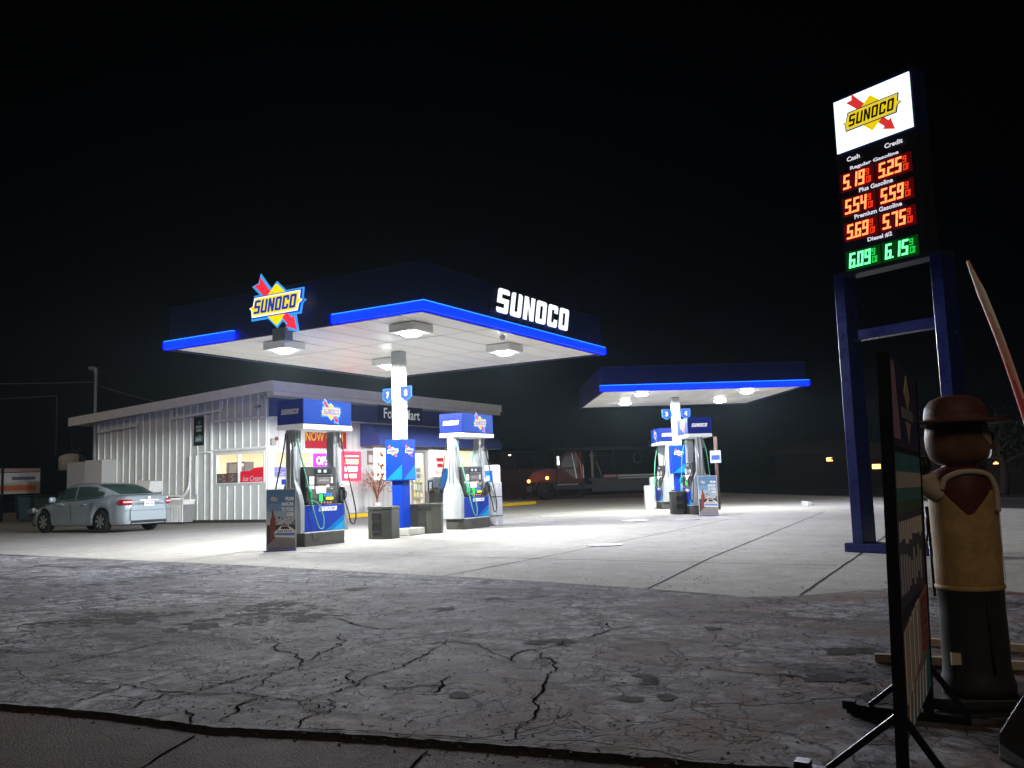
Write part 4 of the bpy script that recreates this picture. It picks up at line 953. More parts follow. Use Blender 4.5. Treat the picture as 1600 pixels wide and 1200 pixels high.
# plant in white pot
t = thing('potted_plant', 'branching plant in a white pot, red light of the lottery sign painted into its leaves', 'plant', (-22.3, 27.15, .13))
mb = MB(); mb.lathe([(.1, 0), (.13, .02), (.16, .36), (.14, .36), (.13, .3)], (0, 0, 0), 16); mb.build('pot', CHROMEW, t)
mb = MB(); rr = random.Random(8)
for k in range(26):
    a = rr.random() * 6.28; s_ = rr.uniform(.25, .75); hgt = rr.uniform(.9, 1.75)
    pts = smooth_path([(0, 0, .3), (.05 * math.cos(a), .05 * math.sin(a), .6), (s_ * .5 * math.cos(a), s_ * .5 * math.sin(a), .6 + hgt * .4), (s_ * math.cos(a), s_ * math.sin(a), .4 + hgt * .75)], 4)
    mb.tube(pts, .009, 5)
mb.build('stem', mat('stem_brown', (.22, .07, .03), .7), t)
mb = MB()
for k in range(420):
    a = rr.random() * 6.28; q = rr.random() ** .7; s_ = q * .8; z = .75 + rr.random() * .95 * (1 - .3 * q); c_ = Vector((s_ * math.cos(a), s_ * math.sin(a), z))
    d1 = Vector((rr.uniform(-1, 1), rr.uniform(-1, 1), rr.uniform(-.4, 1))).normalized() * rr.uniform(.06, .13); d2 = d1.cross(Vector((rr.random(), rr.random(), rr.random()))).normalized() * .018
    b = len(mb.v); mb.v += [tuple(c_), tuple(c_ + d1 * .5 + d2), tuple(c_ + d1), tuple(c_ + d1 * .5 - d2)]; mb.face([b, b + 1, b + 2, b + 3])
mb.build('leaves', mat('leaf_red_lit', (.35, .08, .03), .6, var=.4, vs=5), t)  # red light from the sign is put into the leaf colour
# cylinder exchange cage, blue cover and air machine beside the door end
t = thing('covered_cart', 'bulky object under a bright blue tarp at the shop front', 'tarp', (-22.1, 32.0, .13)); t.scale = (1, .8, 1.4)
mb = MB(); n0 = 14
for i in range(n0 + 1):
    for j in range(n0 + 1):
        u_ = i / n0 * 2 - 1; v_ = j / n0 * 2 - 1; rr_ = max(abs(u_), abs(v_)); z = 1.25 * (1 - rr_ ** 5) + .12 * mnoise.noise(Vector((u_ * 3, v_ * 3, 1))) * (1 - rr_ ** 4) - .25 * (v_ + 1) * (1 - rr_ ** 2) * .5
        mb.v.append((u_ * .42 * (1 + .08 * mnoise.noise(Vector((u_ * 4, v_ * 4, 9)))), v_ * .75, max(0, z)))
for i in range(n0):
    for j in range(n0): a = i * (n0 + 1) + j; mb.face([a, a + n0 + 1, a + n0 + 2, a + 1], 0, True)
mb.build('tarp', mat('tarp_blue', (.01, .12, .38), .45, var=.15, vs=4), t)
t = thing('air_machine', 'white and blue tyre air machine with round blue sign at the shop corner', 'air machine', at(764, 27), 0)
mb = MB(); mb.box(-.2, .2, -.2, .2, 0, 1.62); mb.build('body', mat('airm_white', (.4, .4, .36), .4), t, bevel=.05)
mb = MB(); f = FY(0, -.205, 0); mb.rect(-.16, .16, .9, 1.45, f, 0, .012, 0); mb.rect(-.06, .06, 1.0, 1.06, f, .012, .016, 1); mb.rect(-.05, .05, 1.15, 1.3, f, .012, .016, 1); mb.build('panel', [mat('airm_blue', (.01, .12, .4), .4), CHROMEW], t, bevel=.01)

# ------------------------------------------------------------------ equipment at the side wall
def ribbed(label, x0, x1, z1):
    t = thing('transformer_cabinet', label, 'cabinet', ((x0 + x1) / 2, 21.75, 0), 0, 'ribbed white cabinets against the side wall'); w_ = (x1 - x0) / 2
    mb = MB(); mb.box(-w_, w_, -.25, .25, z1 - .12, z1); mb.box(-w_ - .03, w_ + .03, -.28, .28, z1 + .001, z1 + .05); mb.build('lid', TRIMW, t)
    mb = MB(); mb.box(-w_ + .02, w_ - .02, -.2, .2, .05, z1 - .121)
    k = -w_ + .03
    while k < w_ - .02: mb.box(k, k + .028, -.25, -.201, .06, z1 - .121, 1); k += .085
    mb.build('body', [GREY, TRIMW], t)
ribbed('left ribbed white cabinet under the bent conduit by the shop side wall', -28.1, -27.2, .86)
ribbed('right ribbed white cabinet next to the shop side window', -27.15, -26.45, .8)
t = thing('electrical_box', 'tall pale electrical enclosure at the rear end of the shop side wall', 'enclosure', (-32.2, 21.85, 0))
mb = MB(); mb.box(-1.15, -.02, -.3, .3, .05, 2.42); mb.box(.0, 1.05, -.3, .3, .05, 2.46, 1); mb.build('body', [mat('enclosure_grey', (.3, .3, .29), .5), mat('enclosure_pale', (.42, .42, .4), .5)], t, bevel=.01)
mb = MB(); mb.box(.1, .14, -.33, -.301, 1.0, 1.3); mb.build('handle', DGREY, t)
t = thing('vent_hood', 'slanted white vent hood with wooden struts beside the ribbed cabinets', 'vent', (-28.85, 21.85, 0))
mb = MB(); mb.prism([(-.55, .9), (.45, 1.15), (.55, 1.55), (-.15, 1.6)], FY(0, -.3, 0), -.55, 0); mb.build('hood', TRIMW, t)
mb = MB(); mb.box(-.4, .4, -.22, .22, .03, .95); mb.build('base', GREY, t)
# hung white tank behind
t = thing('water_tank', 'white upright tank on a dark post behind the shop corner', 'tank', (-40.2, 26.2, 0))
mb = MB(); mb.lathe([(.5, 2.32), (.56, 2.36), (.57, 2.9), (.52, 3.02), (.3, 3.12), (.08, 3.14)], (0, 0, 0), 20); mb.build('drum', mat('tank_white', (.5, .5, .46), .6, var=.15), t)
mb = MB(); mb.tube([(0, 0, 0), (0, 0, 2.3)], .08, 8); mb.tube([(.62, 0, 0), (.62, 0, 3.6)], .04, 6); mb.tube(smooth_path([(0, 0, 3.14), (0, 0, 3.5), (-.12, 0, 4.2)]), .02, 6); mb.tube([(-.3, 0, 3.3), (.5, 0, 3.22)], .06, 6); mb.build('pipe', DGREY, t)

# ------------------------------------------------------------------ left background objects
t = thing('flag_pole', 'thin pale pole at the far left edge catching the canopy light', 'pole', (-36.2, 20.3, 0))
mb = MB(); mb.tube([(0, 0, 0), (0, 0, 4.3)], .06, 8); mb.build('pole', mat('pole_cream', (.6, .58, .48), .5), t); mb = MB(); mb.lathe([(.02, 0), (.08, .04), (.08, .1), (.02, .14)], (0, 0, 4.3), 10); mb.build('cap', WHITE, t)
t = thing('hanging_banner', 'white and orange banner board on a frame above the teal bins', 'banner', (-42.0, 24.6, 0), R(70))
mb = MB(); f = FY(0, 0, 0); mb.rect(-1.0, 1.0, 1.3, 2.3, f, 0, .03, 0); mb.rect(-.9, .85, 1.45, 1.7, f, .03, .035, 1); mb.rect(-.2, .8, 1.95, 2.1, f, .03, .035, 2); mb.rect(-1, 1, 2.33, 2.5, f, 0, .03, 3); mb.build('board', [mat('banner_white', (.4, .4, .38), .6), mat('banner_orange', (.5, .13, .03), .6), mat('banner_print', (.06, .07, .12), .6), mat('banner_pink', (.3, .2, .18), .6)], t)
mb = MB(); mb.tube([(-1.05, .05, 0), (-1.05, .05, 2.6)], .04, 6); mb.tube([(1.05, .05, 0), (1.05, .05, 2.6)], .04, 6); mb.tube([(-.6, -.06, 0), (-.6, -.06, 2.6)], .06, 6); mb.build('frame', BLACKM, t)
for k, (px, py, wd, h, lb) in enumerate(((-41.2, 25.0, 1.5, 1.15, 'teal rubbish bin nearest the left edge behind the car'), (-39.3, 24.8, 1.5, 1.1, 'pale teal rubbish bin just ahead of the parked car'), (-37.5, 24.6, 1.1, 1.25, 'small grey green bin with lid behind the car bonnet'))):
    t = thing('wheeled_bin', lb, 'bin', (px, py, 0), R(70), 'teal bins lined up behind the car')
    mb = MB(); mb.prism([(-wd / 2 + .08, .1), (wd / 2 - .08, .1), (wd / 2, h), (-wd / 2, h)], FY(0, -.4, 0), -.8, 0); mb.build('body', mat('bin_teal_%d' % k, ((.02, .06, .08), (.08, .13, .13), (.12, .14, .13))[k], .5, var=.2), t, bevel=.03)
    mb = MB(); mb.box(-wd / 2 - .04, wd / 2 + .04, -.45, .42, h + .001, h + .07); mb.build('lid', DGREY, t, bevel=.02)
    for s_ in (-1, 1):
        mb = MB(); mb.lathe([(.09, -.03), (.09, .03)], (s_ * wd * .35, -.3, .09), 10, axis='y'); mb.build('wheel', RUBBER, t)
# overhead cables
def sag(a, b, s_, n=14): a = Vector(a); b = Vector(b); return [a.lerp(b, i / n) - Vector((0, 0, s_ * 4 * (i / n) * (1 - i / n))) for i in range(n + 1)]
CB = mat('cable_grey', (.1, .1, .1), .6)
mb = MB(); mb.tube(sag((-52, 12, 7.2), (-32.45, 22.05, 5.6), .35), .02, 5); mb.tube(sag((-32.45, 22.05, 5.5), (-31, 26, 4.6), .1), .02, 5); tag(mb.build('overhead_cable', CB), 'upper power cable running to the mast on the shop roof', 'cable', 'overhead cables at the left')
mb = MB(); mb.tube(sag((-54, 12, 5.6), (-38, 24, 5.6), .2), .02, 5); mb.tube([(-38, 24, 5.6), (-38, 24, 3.0)], .02, 5); tag(mb.build('overhead_cable', CB), 'lower cable hanging across the dark sky left of the shop', 'cable', 'overhead cables at the left')

# ------------------------------------------------------------------ sedan
def make_car():
    t = thing('parked_car', 'silver blue four door sedan parked beside the shop, seen from behind', 'car', (-25.25, 17.36, 0), PI)
    PAINT = mat('car_paint', (.27, .325, .345), .22, metal=.3, coat=.8)
    XR, XF = -1.39, 1.39; RW = .335
    def zb(x):
        z = .22 + .05 * max(0, abs(x) - 2.0)
        for xa in (XR, XF):
            d = abs(x - xa)
            if d < .4: z = max(z, RW + math.sqrt(.4 ** 2 - d * d) - .01)
        return z
    def lerp(tab, x):
        for i in range(len(tab) - 1):
            if x <= tab[i + 1][0]:
                a, b_ = tab[i], tab[i + 1]; u_ = max(0, (x - a[0]) / (b_[0] - a[0])); u_ = u_ * u_ * (3 - 2 * u_) if len(a) > 2 else u_; return a[1] + (b_[1] - a[1]) * u_
        return tab[-1][1]
    ztop = [(-2.4, .78), (-2.36, .98), (-2.3, 1.04), (-1.7, 1.09), (-1.0, 1.03), (.0, .97), (.9, .95), (1.5, .9), (2.0, .8), (2.25, .7), (2.38, .55), (2.42, .42)]
    wid = [(-2.4, .60), (-2.38, .70), (-2.34, .77), (-2.28, .815), (-2.1, .865), (-1.4, .905), (0, .915), (1.2, .905), (1.8, .86), (2.15, .76), (2.33, .6), (2.42, .45)]
    xs = sorted(set([-2.4, -2.385, -2.36, -2.33, -2.3] + [round(-2.2 + i * .06, 3) for i in range(74)] + [2.2, 2.25, 2.3, 2.34, 2.38, 2.4, 2.42] + [XR - .4, XR + .4, XF - .4, XF + .4, XR - .385, XR + .385, XF - .385, XF + .385]))
    xs = [x for x in xs if -2.4 <= x <= 2.42]
    # cross-section: fractions from sill to centre top
    sec = [(.0, .93), (.12, .985), (.3, 1.0), (.5, 1.0), (.66, .99), (.78, .975), (.86, .955), (.93, .92), (.975, .86), (1.0, .76), (1.012, .5), (1.018, .25), (1.02, 0)]
    mb = MB(); cols = []
    for s_ in (1, -1):
        base = len(mb.v)
        for x in xs:
            z0 = zb(x); zt = lerp(ztop, x); wd = lerp(wid, x)
            for k, (fz, fw) in enumerate(sec):
                zz = .22 + (zt - .22) * fz
                if fz <= .86: zz = z0 + (zt * .86 + .22 * .14 - z0) * (fz / .86) if z0 < (zt * .86) else zz
                ww = wd * fw
                if abs(x - XR) < .46 or abs(x - XF) < .46:
                    ww += .012 * (1 - abs(fz - .45) * 1.6 if abs(fz - .45) < .6 else 0)
                tum = .02 * (1 - abs(fz - .62) / .3) if abs(fz - .62) < .3 else 0
                mb.v.append((x, s_ * (ww + tum * .3), zz))
        N = len(sec)
        for i in range(len(xs) - 1):
            for k in range(N - 1):
                a = base + i * N + k; q = [a, a + N, a + N + 1, a + 1]
                mb.face(q if s_ < 0 else q[::-1], 0, True)
        # close ends
        for i0, flip in ((0, s_ > 0), (len(xs) - 1, s_ < 0)):
            idx = [base + i0 * N + k for k in range(N)]; c0 = len(mb.v); mb.v.append((xs[i0], 0, zb(xs[i0])))
            for k in range(N - 1): q = [c0, idx[k], idx[k + 1]]; mb.face(q if flip else q[::-1], 0, False)
    body = mb.build('body', PAINT, t)
    body.modifiers.new('weld', 'WELD').merge_threshold = .002
    # greenhouse
    roof = [(-1.95, 1.075), (-1.7, 1.17), (-1.35, 1.31), (-1.0, 1.41), (-.6, 1.455), (-.1, 1.47), (.25, 1.45), (.55, 1.38), (.85, 1.24), (1.1, 1.1), (1.25, 1.0)]
    gx = [-1.95 + i * .08 for i in range(41)]; gx = [x for x in gx if x < 1.25] + [1.25]
    G = [(0, 1.0), (.25, .965), (.55, .92), (.8, .865), (.93, .81), (.985, .72), (1.0, .5), (1.005, .25), (1.008, 0)]
    mb = MB()
    for s_ in (1, -1):
        base = len(mb.v)
        for x in gx:
            zt = lerp(roof, x); zl = lerp(ztop, x) - .03
            wbelt = .80 if -1.3 < x < .7 else (.80 - .13 * ((-1.3 - x) / .65) if x < 0 else .80 - .1 * ((x - .7) / .55))
            for fz, fw in G:
                h = max(.0, zt - zl); mb.v.append((x, s_ * wbelt * (fw if h > .15 else 1 - (1 - fw) * max(h, .02) / .15 if fz < .9 else fw), zl + h * fz))
        N = len(G)
        for i in range(len(gx) - 1):
            xm = (gx[i] + gx[i + 1]) / 2
            for k in range(N - 1):
                mi = 0
                side = k < 3
                if side and -1.42 < xm < .78 and not (-.1 < xm < .0): mi = 1
                if side and xm < -1.05 and k == 2: mi = 0
                if not side and k >= 4 and (xm < -1.02 and xm > -1.85 or xm > .48 and xm < 1.17): mi = 1
                a = base + i * N + k; q = [a, a + N, a + N + 1, a + 1]; mb.face(q if s_ < 0 else q[::-1], mi, True)
    gl = mat('car_glass', (.03, .06, .05), .05, spec=.8)
    cb = mb.build('cabin', [PAINT, gl], t); cb.modifiers.new('weld', 'WELD').merge_threshold = .002
    mb = MB()
    for s_ in (-1, 1):
        mb.tube(smooth_path([(-1.45, s_ * .80, 1.065), (-.9, s_ * .812, 1.03), (0, s_ * .815, .985), (.8, s_ * .80, .965)]), .011, 5)
    mb.build('window_trim', STEEL, cb)
    # dark underbody so the arches read hollow
    mb = MB(); mb.box(-2.25, 2.25, -.7, .7, .2, .75); mb.build('chassis', BLACK, t)
    for x in (XR, XF):
        for s_ in (1, -1):
            mb = MB(); y = s_ * .79
            mb.lathe([(.20, -.1), (.30, -.105), (RW - .01, -.09), (RW, -.06), (RW, .06), (RW - .01, .09), (.30, .105), (.20, .1)], (x, y, RW), 32, axis='y')
            wh = mb.build('wheel', RUBBER, t)
            mb = MB(); o = y + s_ * .085
            mb.lathe([(.215, -.01), (.215, .01), (.2, .012), (.19, -.0)], (x, o, RW), 28, axis='y')
            for k in range(7):
                a = k * 2 * PI / 7; d = Vector((math.cos(a), 0, math.sin(a))); n_ = Vector((-math.sin(a), 0, math.cos(a))); c_ = Vector((x, o + s_ * .012, RW))
                mb.prism([(-.028, .03), (.028, .03), (.04, .2), (-.04, .2)], (c_, n_, d, n_.cross(d)), -.01, .01)
            mb.lathe([(.05, -.02), (.05, .02)], (x, o + s_ * .008, RW), 12, axis='y')
            mb.build('rim', mat('rim_silver', (.5, .5, .48), .3, metal=.8), wh)
    # tail lights
    TL = mat('tail_lamp', (.2, .004, .01), .25, em=(1, .02, .05), es=.03); TLW = mat('tail_lamp_clear', (.7, .4, .42), .2)
    for s_ in (-1, 1):
        mb = MB()
        pts = [(-2.21, .885), (-2.33, .815), (-2.395, .72), (-2.41, .58)]
        for k in range(len(pts)):
            x, yy = pts[k]; z0, z1 = (.82, .94) if k == 0 else (.79, .945)
            mb.v += [(x - .012, s_ * yy, z0), (x - .012, s_ * yy, z1)]
        for k in range(len(pts) - 1): mb.face([2 * k, 2 * k + 1, 2 * k + 3, 2 * k + 2], 0); 
        b = len(mb.v)
        for k in range(len(pts)):
            x, yy = pts[k]; mb.v += [(x - .016, s_ * (yy + .0), .85), (x - .016, s_ * yy, .895)]
        mb.face([b + 2, b + 3, b + 5, b + 4], 1); mb.face([b + 4, b + 5, b + 7, b + 6], 1)
        mb.build('tail_light', [TL, TLW], t)
    mb = MB(); f = FXN(-2.41, 0, 0); mb.rect(-.17, .17, .74, .87, f, 0, .012, 0)
    for k in range(6): mb.rect(-.13 + k * .045, -.105 + k * .045, .78, .835, f, .012, .014, 1)
    mb.rect(-.32, .32, .895, .925, f, -.01, .014, 2); mb.lathe([(.045, 0), (.045, -.015)], (-2.405, 0, .975), 14, 2, axis='x', sx=1.3); mb.build('number_plate', [CHROMEW, mat('plate_blue', (.1, .12, .3), .5), STEEL], t)
    mb = MB(); mb.rect(-.8, .8, .62, .628, FXN(-2.405, 0, 0), 0, .004); mb.rect(-.6, .6, .26, .34, FXN(-2.4, 0, 0), 0, .01); mb.build('bumper_seam', BLACK, t)
    for s_ in (-1, 1):
        for x0_ in (-.6, .45):
            mb = MB(); mb.tube(smooth_path([(x0_ - .1, s_ * .91, .83), (x0_, s_ * .935, .835), (x0_ + .1, s_ * .91, .83)]), .013, 6); mb.build('door_handle', PAINT, t)
        mb = MB(); mb.lathe([(.02, -.12), (.08, -.09), (.09, 0), (.08, .08), (.02, .1)], (.82, s_ * .98, 1.0), 12, axis='y', sx=.6); mb.build('wing_mirror', PAINT, t)
        mb = MB()
        for x0_ in (-.98, -.05, .95):
            mb.tube([(x0_, s_ * .917, .3), (x0_ + (.02 if x0_ > -.5 else -.08), s_ * .922, .9)], .004, 4)
        mb.build('door_seam', BLACK, t)
        mb = MB(); mb.prism([(1.95, .62), (2.28, .58), (2.2, .72), (1.95, .76)], frame((0, s_ * .84, 0), (1, 0, 0), (0, 0, 1)), -.06, .0 if s_ < 0 else .06); mb.build('headlight', STEEL, t)
    mb = MB(); mb.box(-.95, -.35, -.6, .6, .6, 1.12); mb.build('seat', mat('seat_tan', (.2, .2, .15), .8), t, bevel=.1)
    return t
car = make_car()

# ------------------------------------------------------------------ price sign
SD = Vector((.9098, -.415, 0)).normalized(); SO = Vector((-2.42, 12.85, 0))
sa = math.atan2(SD.y, SD.x)
ps = thing('price_sign', 'tall lit fuel price sign on two blue posts with red and green digits', 'sign', tuple(SO), sa)
# local: x along the face, -y toward the viewer
for (x, nm) in ((.06, 'post'), (1.46, 'post')):
    mb = MB(); mb.box(x, x + .16, 0, .3, .12, 3.74); mb.build(nm, POLEBLUE, ps, bevel=.008)
mb = MB(); mb.box(-.04, 1.72, -.05, .34, 0, .12); mb.build('base_beam', POLEBLUE, ps, bevel=.01)
mb = MB(); mb.box(.221, 1.459, .05, .2, 2.84, 2.98); mb.build('cross_beam', POLEBLUE, ps, bevel=.008)
mb = MB(); mb.box(.24, 1.44, .0, .3, 5.42, 6.25); mb.build('panel_frame', mat('sign_frame_blue', (.006, .012, .06), .4), ps, bevel=.01)
pf = FY(0, -.002, 0)
mb = MB(); mb.rect(.275, 1.405, 5.46, 6.2, pf, 0, .015, 0); pn = mb.build('lit_panel', PANELW, ps)
mb = MB(); emblem(mb, sub(pf, .84, 5.85, .016), .8, (0, 1, 2, 3, 4), .004, rim=False)
mb.build('emblem', [mat('pylon_yellow', (.85, .7, .02), .4, em=(1, .72, 0), es=.75), mat('pylon_red', (.7, .03, .03), .4, em=(1, .05, .05), es=.6), SGNBLK, mat('pylon_cream', (.9, .8, .3), .4, em=(1, .8, .2), es=.6), CHROMEW], pn)
mb = MB(); mb.box(.24, 1.44, .01, .28, 3.8, 5.415); mb.build('price_cabinet', SGNBLK, ps)
mb = MB(); mb.box(.05, 1.63, .01, .29, 3.742, 3.798); mb.build('top_beam', mat('beam_dark', (.012, .014, .03), .4), ps)
SEG = {'0': 'abcdef', '1': 'bc', '2': 'abged', '3': 'abgcd', '4': 'fgbc', '5': 'afgcd', '6': 'afgedc', '7': 'abc', '8': 'abcdefg', '9': 'abcdfg'}
def digit(mb, ch, fr, w_, h_, t_, d, mi, slant=.12):
    g = t_ * .15
    R_ = {'a': (0, w_, h_ - t_, h_), 'd': (0, w_, 0, t_), 'g': (0, w_, h_ / 2 - t_ / 2, h_ / 2 + t_ / 2), 'f': (0, t_, h_ / 2 + g, h_), 'e': (0, t_, 0, h_ / 2 - g), 'b': (w_ - t_, w_, h_ / 2 + g, h_), 'c': (w_ - t_, w_, 0, h_ / 2 - g)}
    for s_ in SEG[ch]:
        a, b_, c_, e_ = R_[s_]; mb.prism([(a + c_ * slant, c_), (b_ + c_ * slant, c_), (b_ + e_ * slant, e_), (a + e_ * slant, e_)], fr, 0, d + (.0005 if s_ in 'agd' else 0), mi)
rows = [(5.03, '519', '525', LEDR, LEDR2, 'Regular Gasoline', 5.19), (4.68, '554', '559', LEDR, LEDR2, 'Plus Gasoline', 4.855), (4.33, '569', '575', LEDR, LEDR2, 'Premium Gasoline', 4.51), (3.93, '609', '615', LEDG, LEDG2, 'Diesel #2', 4.15)]
mb = MB()
mb.text('Cash', sub(pf, .52, 5.33), .2, .065, 0, .02, 0, bold=.03); mb.text('Credit', sub(pf, 1.12, 5.33), .26, .065, 0, .02, 0, bold=.03)
for zc, a, b_, m1, m2, name, zt in rows: mb.text(name, sub(pf, .82, zt), {'R': .72, 'P': .5, 'D': .36}[name[0]] + (.2 if name.startswith('Prem') else 0), .062, 0, .02, 0, bold=.03)
mb.build('lettering', SGNW, ps)
for zc, a, b_, m1, m2, name, zt in rows:
    for x0_, s_ in ((.33, a), (.87, b_)):
        mb = MB(); mb.rect(x0_ - .04, x0_ + .47, zc - .135, zc + .125, pf, 0, .013, 2)  # dim emissive plate imitates the glow round the digits
        for k, ch in enumerate(s_):
            xx = x0_ + (0, .125, .235)[k]; f = sub(pf, xx, zc - .1); digit(mb, ch, f, .085, .195, .024, .02, 0)
        mb.rect(x0_ + .098, x0_ + .118, zc - .1, zc - .08, pf, 0, .02, 0)
        f = sub(pf, x0_ + .35, zc - .1)
        for q, ch in ((.105, '9'), (0, '0')): digit(mb, ch, sub(f, .0, q), .05, .085, .013, .019, 1)
        digit(mb, '1', sub(f, .03, 0), .04, .085, .012, .019, 1)
        o = mb.build('price_digits', [m1, m2, mat('digit_glow_red', (.05, .005, .004), .5, em=(1, .002, .004), es=.055) if m1 is LEDR else mat('digit_glow_green', (.005, .05, .01), .5, em=(.0, 1, .03), es=.03)], ps); o['label'] = ('green' if m1 is LEDG else 'red') + ' digits ' + s_[0] + '.' + s_[1:]

# ------------------------------------------------------------------ roadside banner stand
bs = thing('banner_stand', 'tall dark roadside banner on a black folding stand, seen nearly edge on', 'banner', (-.506, 3.33, 0), math.atan2(.998, -.029))
# local x runs from the near post to the far post
mb = MB(); mb.box(0, 1.12, -.012, .012, .16, 1.49)
bs.rotation_mode = 'QUATERNION'; bs.rotation_quaternion = (Matrix.Rotation(R(1.7), 3, Vector((-.51, .86, 0))) @ Matrix.Rotation(math.atan2(.998, -.029), 3, 'Z')).to_quaternion()
pnl = mb.build('banner_panel', mat('banner_back', (.02, .02, .03), .5), bs)
mb = MB(); f = FY(0, -.013, 0)
def br(a, b_, c_, d_, mi, dd=.002): mb.rect(a, b_, c_, d_, f, 0, dd, mi)
br(.02, 1.1, 1.17, 1.49, 0); mb.prism([(.02, 1.2), (.3, 1.2), (.16, 1.48), (.02, 1.48)], f, 0, .003, 1)  # mauve wedge is purple glare painted onto the print
mb.prism([(.5, 1.39), (.62, 1.32), (.74, 1.39), (.62, 1.47)], f, 0, .004, 2); mb.rect(.4, .84, 1.29, 1.33, f, 0, .004, 3); mb.prism([(.5, 1.28), (.74, 1.28), (.62, 1.2)], f, 0, .004, 2)
br(.02, 1.1, .97, 1.15, 4); br(.02, 1.1, 1.02, 1.08, 5, .003); br(.02, 1.1, .93, .97, 6, .003)
br(.02, 1.1, .6, .93, 0)
rr = random.Random(12)
for k in range(14): a = .08 + k * .07; mb.rect(a, a + .035, .83 + rr.uniform(-.02, .02), .9, f, 0, .004, 5)
for k in range(9): a = .08 + k * .1; mb.rect(a, a + .05, .66 + rr.uniform(-.02, .02), .74 + rr.uniform(0, .05), f, 0, .004, 7)
mb.prism([(.02, .52), (1.1, .6), (1.1, .36), (.02, .2)], f, 0, .004, 8)
for k in range(4): a = .06 + k * .17; mb.prism([(a, .28 + k * .02), (a + .12, .3 + k * .02), (a + .12, .53 + k * .015), (a, .52 + k * .015)], f, 0, .006, 5)
for k in range(5): mb.rect(.76 + .02 * (k % 2), 1.05, .36 + k * .045, .385 + k * .045, f, 0, .006, 9)
br(.02, 1.1, .17, .2, 0); mb.prism([(.02, .17), (1.1, .17), (1.1, .36), (.6, .3), (.02, .2)], f, 0, .0035, 4)
for k in range(6): a = .1 + k * .14; mb.prism([(a, .18), (a + .05, .18), (a + .09, .31), (a + .04, .3)], f, 0, .007, 7)
mb.build('print', [mat('bp_navy', (0.051, 0.051, 0.153), .4), mat('bp_glare', (0.595, 0.374, 0.476), .4), mat('bp_tan', (0.680, 0.578, 0.306), .4), mat('bp_grey', (0.340, 0.340, 0.340), .4), mat('bp_teal', (0.068, 0.340, 0.374), .4, var=.3), mat('bp_pale', (0.765, 0.731, 0.646), .4), mat('bp_green', (0.051, 0.204, 0.102), .4), mat('bp_lt', (0.510, 0.510, 0.544), .4), mat('bp_brown', (0.476, 0.238, 0.170), .4, var=.2), mat('bp_red', (0.425, 0.085, 0.068), .4)], pnl)
pnl.scale = (.87, 1, .99)
for x in (-.015, .985):
    mb = MB(); mb.box(x - .015, x + .015, -.02, .02, .02, 1.48); mb.build('post', BLACKM, bs)
    mb = MB(); mb.bar((x, .335, .03), (x, -.16, .03), .04, .04); mb.box(x - .03, x + .03, .30, .35, .03, .065); mb.build('foot_bar', BLACKM, bs)
    for y in (.24, -.15):
        mb = MB(); mb.bar((x, .0, .26), (x, y, .05), .022, .022); mb.build('brace', BLACKM, bs)

# ------------------------------------------------------------------ painted statue with a round hat
st = thing('statue', 'stout painted statue in round brimmed hat and yellow coat, back to the camera', 'statue', (-.36, 4.64, 0), R(30.7))
STB = mat('statue_brown', (.15, .075, .045), .55, var=.45, vs=10, bump=.15, bs=30)
STH = mat('statue_hat', (.11, .045, .035), .55, var=.45, vs=10, bump=.15, bs=30)
STY = mat('statue_yellow', (.36, .24, .09), .6, var=.35, vs=12, bump=.2, bs=90)
STR = mat('statue_dark', (.022, .022, .02), .45, var=.3, vs=8)
def on_body_(a, z, r): return Vector((math.sin(a) * r, -math.cos(a) * r * .92, z))
STC = mat('statue_cream', (.42, .36, .26), .5, var=.1)
STM = mat('statue_maroon', (.075, .014, .012), .5, var=.2)
mb = MB()
prof = [(.1, .0), (.155, .01), (.158, .05), (.148, .09), (.142, .14), (.143, .26), (.14, .4), (.142, .5), (.143, .502), (.143, .6), (.145, .75), (.147, .9), (.147, .98), (.14, 1.02), (.12, 1.055), (.085, 1.075), (.07, 1.085), (.1, 1.095), (.125, 1.12), (.14, 1.17), (.142, 1.22), (.135, 1.27), (.12, 1.3), (.05, 1.32)]
mi = [3] * 7 + [0] * 6 + [4] * 3 + [1] * 7
mb.lathe(prof, (0, 0, 0), 40, mi, True, 1, .92)
mb.build('body', [STY, STB, STH, STR, STM], st)
mb = MB(); mb.lathe([(.145, .492), (.149, .497), (.149, .51), (.145, .515)], (0, 0, 0), 40, 0, True, 1, .92); mb.build('coat_hem', STY, st)
mb = MB(); mb.tube([tuple(on_body_(0.05, z_, r_)) for z_, r_ in ((.48, .146), (.35, .144), (.25, .151), (.12, .155))], .006, 5); mb.build('trouser_seam', BLACK, st)
mb = MB(); mb.lathe([(.13, 1.287), (.215, 1.284), (.228, 1.289), (.228, 1.297), (.215, 1.302), (.135, 1.308), (.138, 1.33), (.13, 1.37), (.105, 1.405), (.06, 1.425), (.01, 1.43)], (0, 0, 0), 40); mb.build('hat', STH, st)
def on_body(a, z, r): return Vector((math.sin(a) * r, -math.cos(a) * r * .92, z))
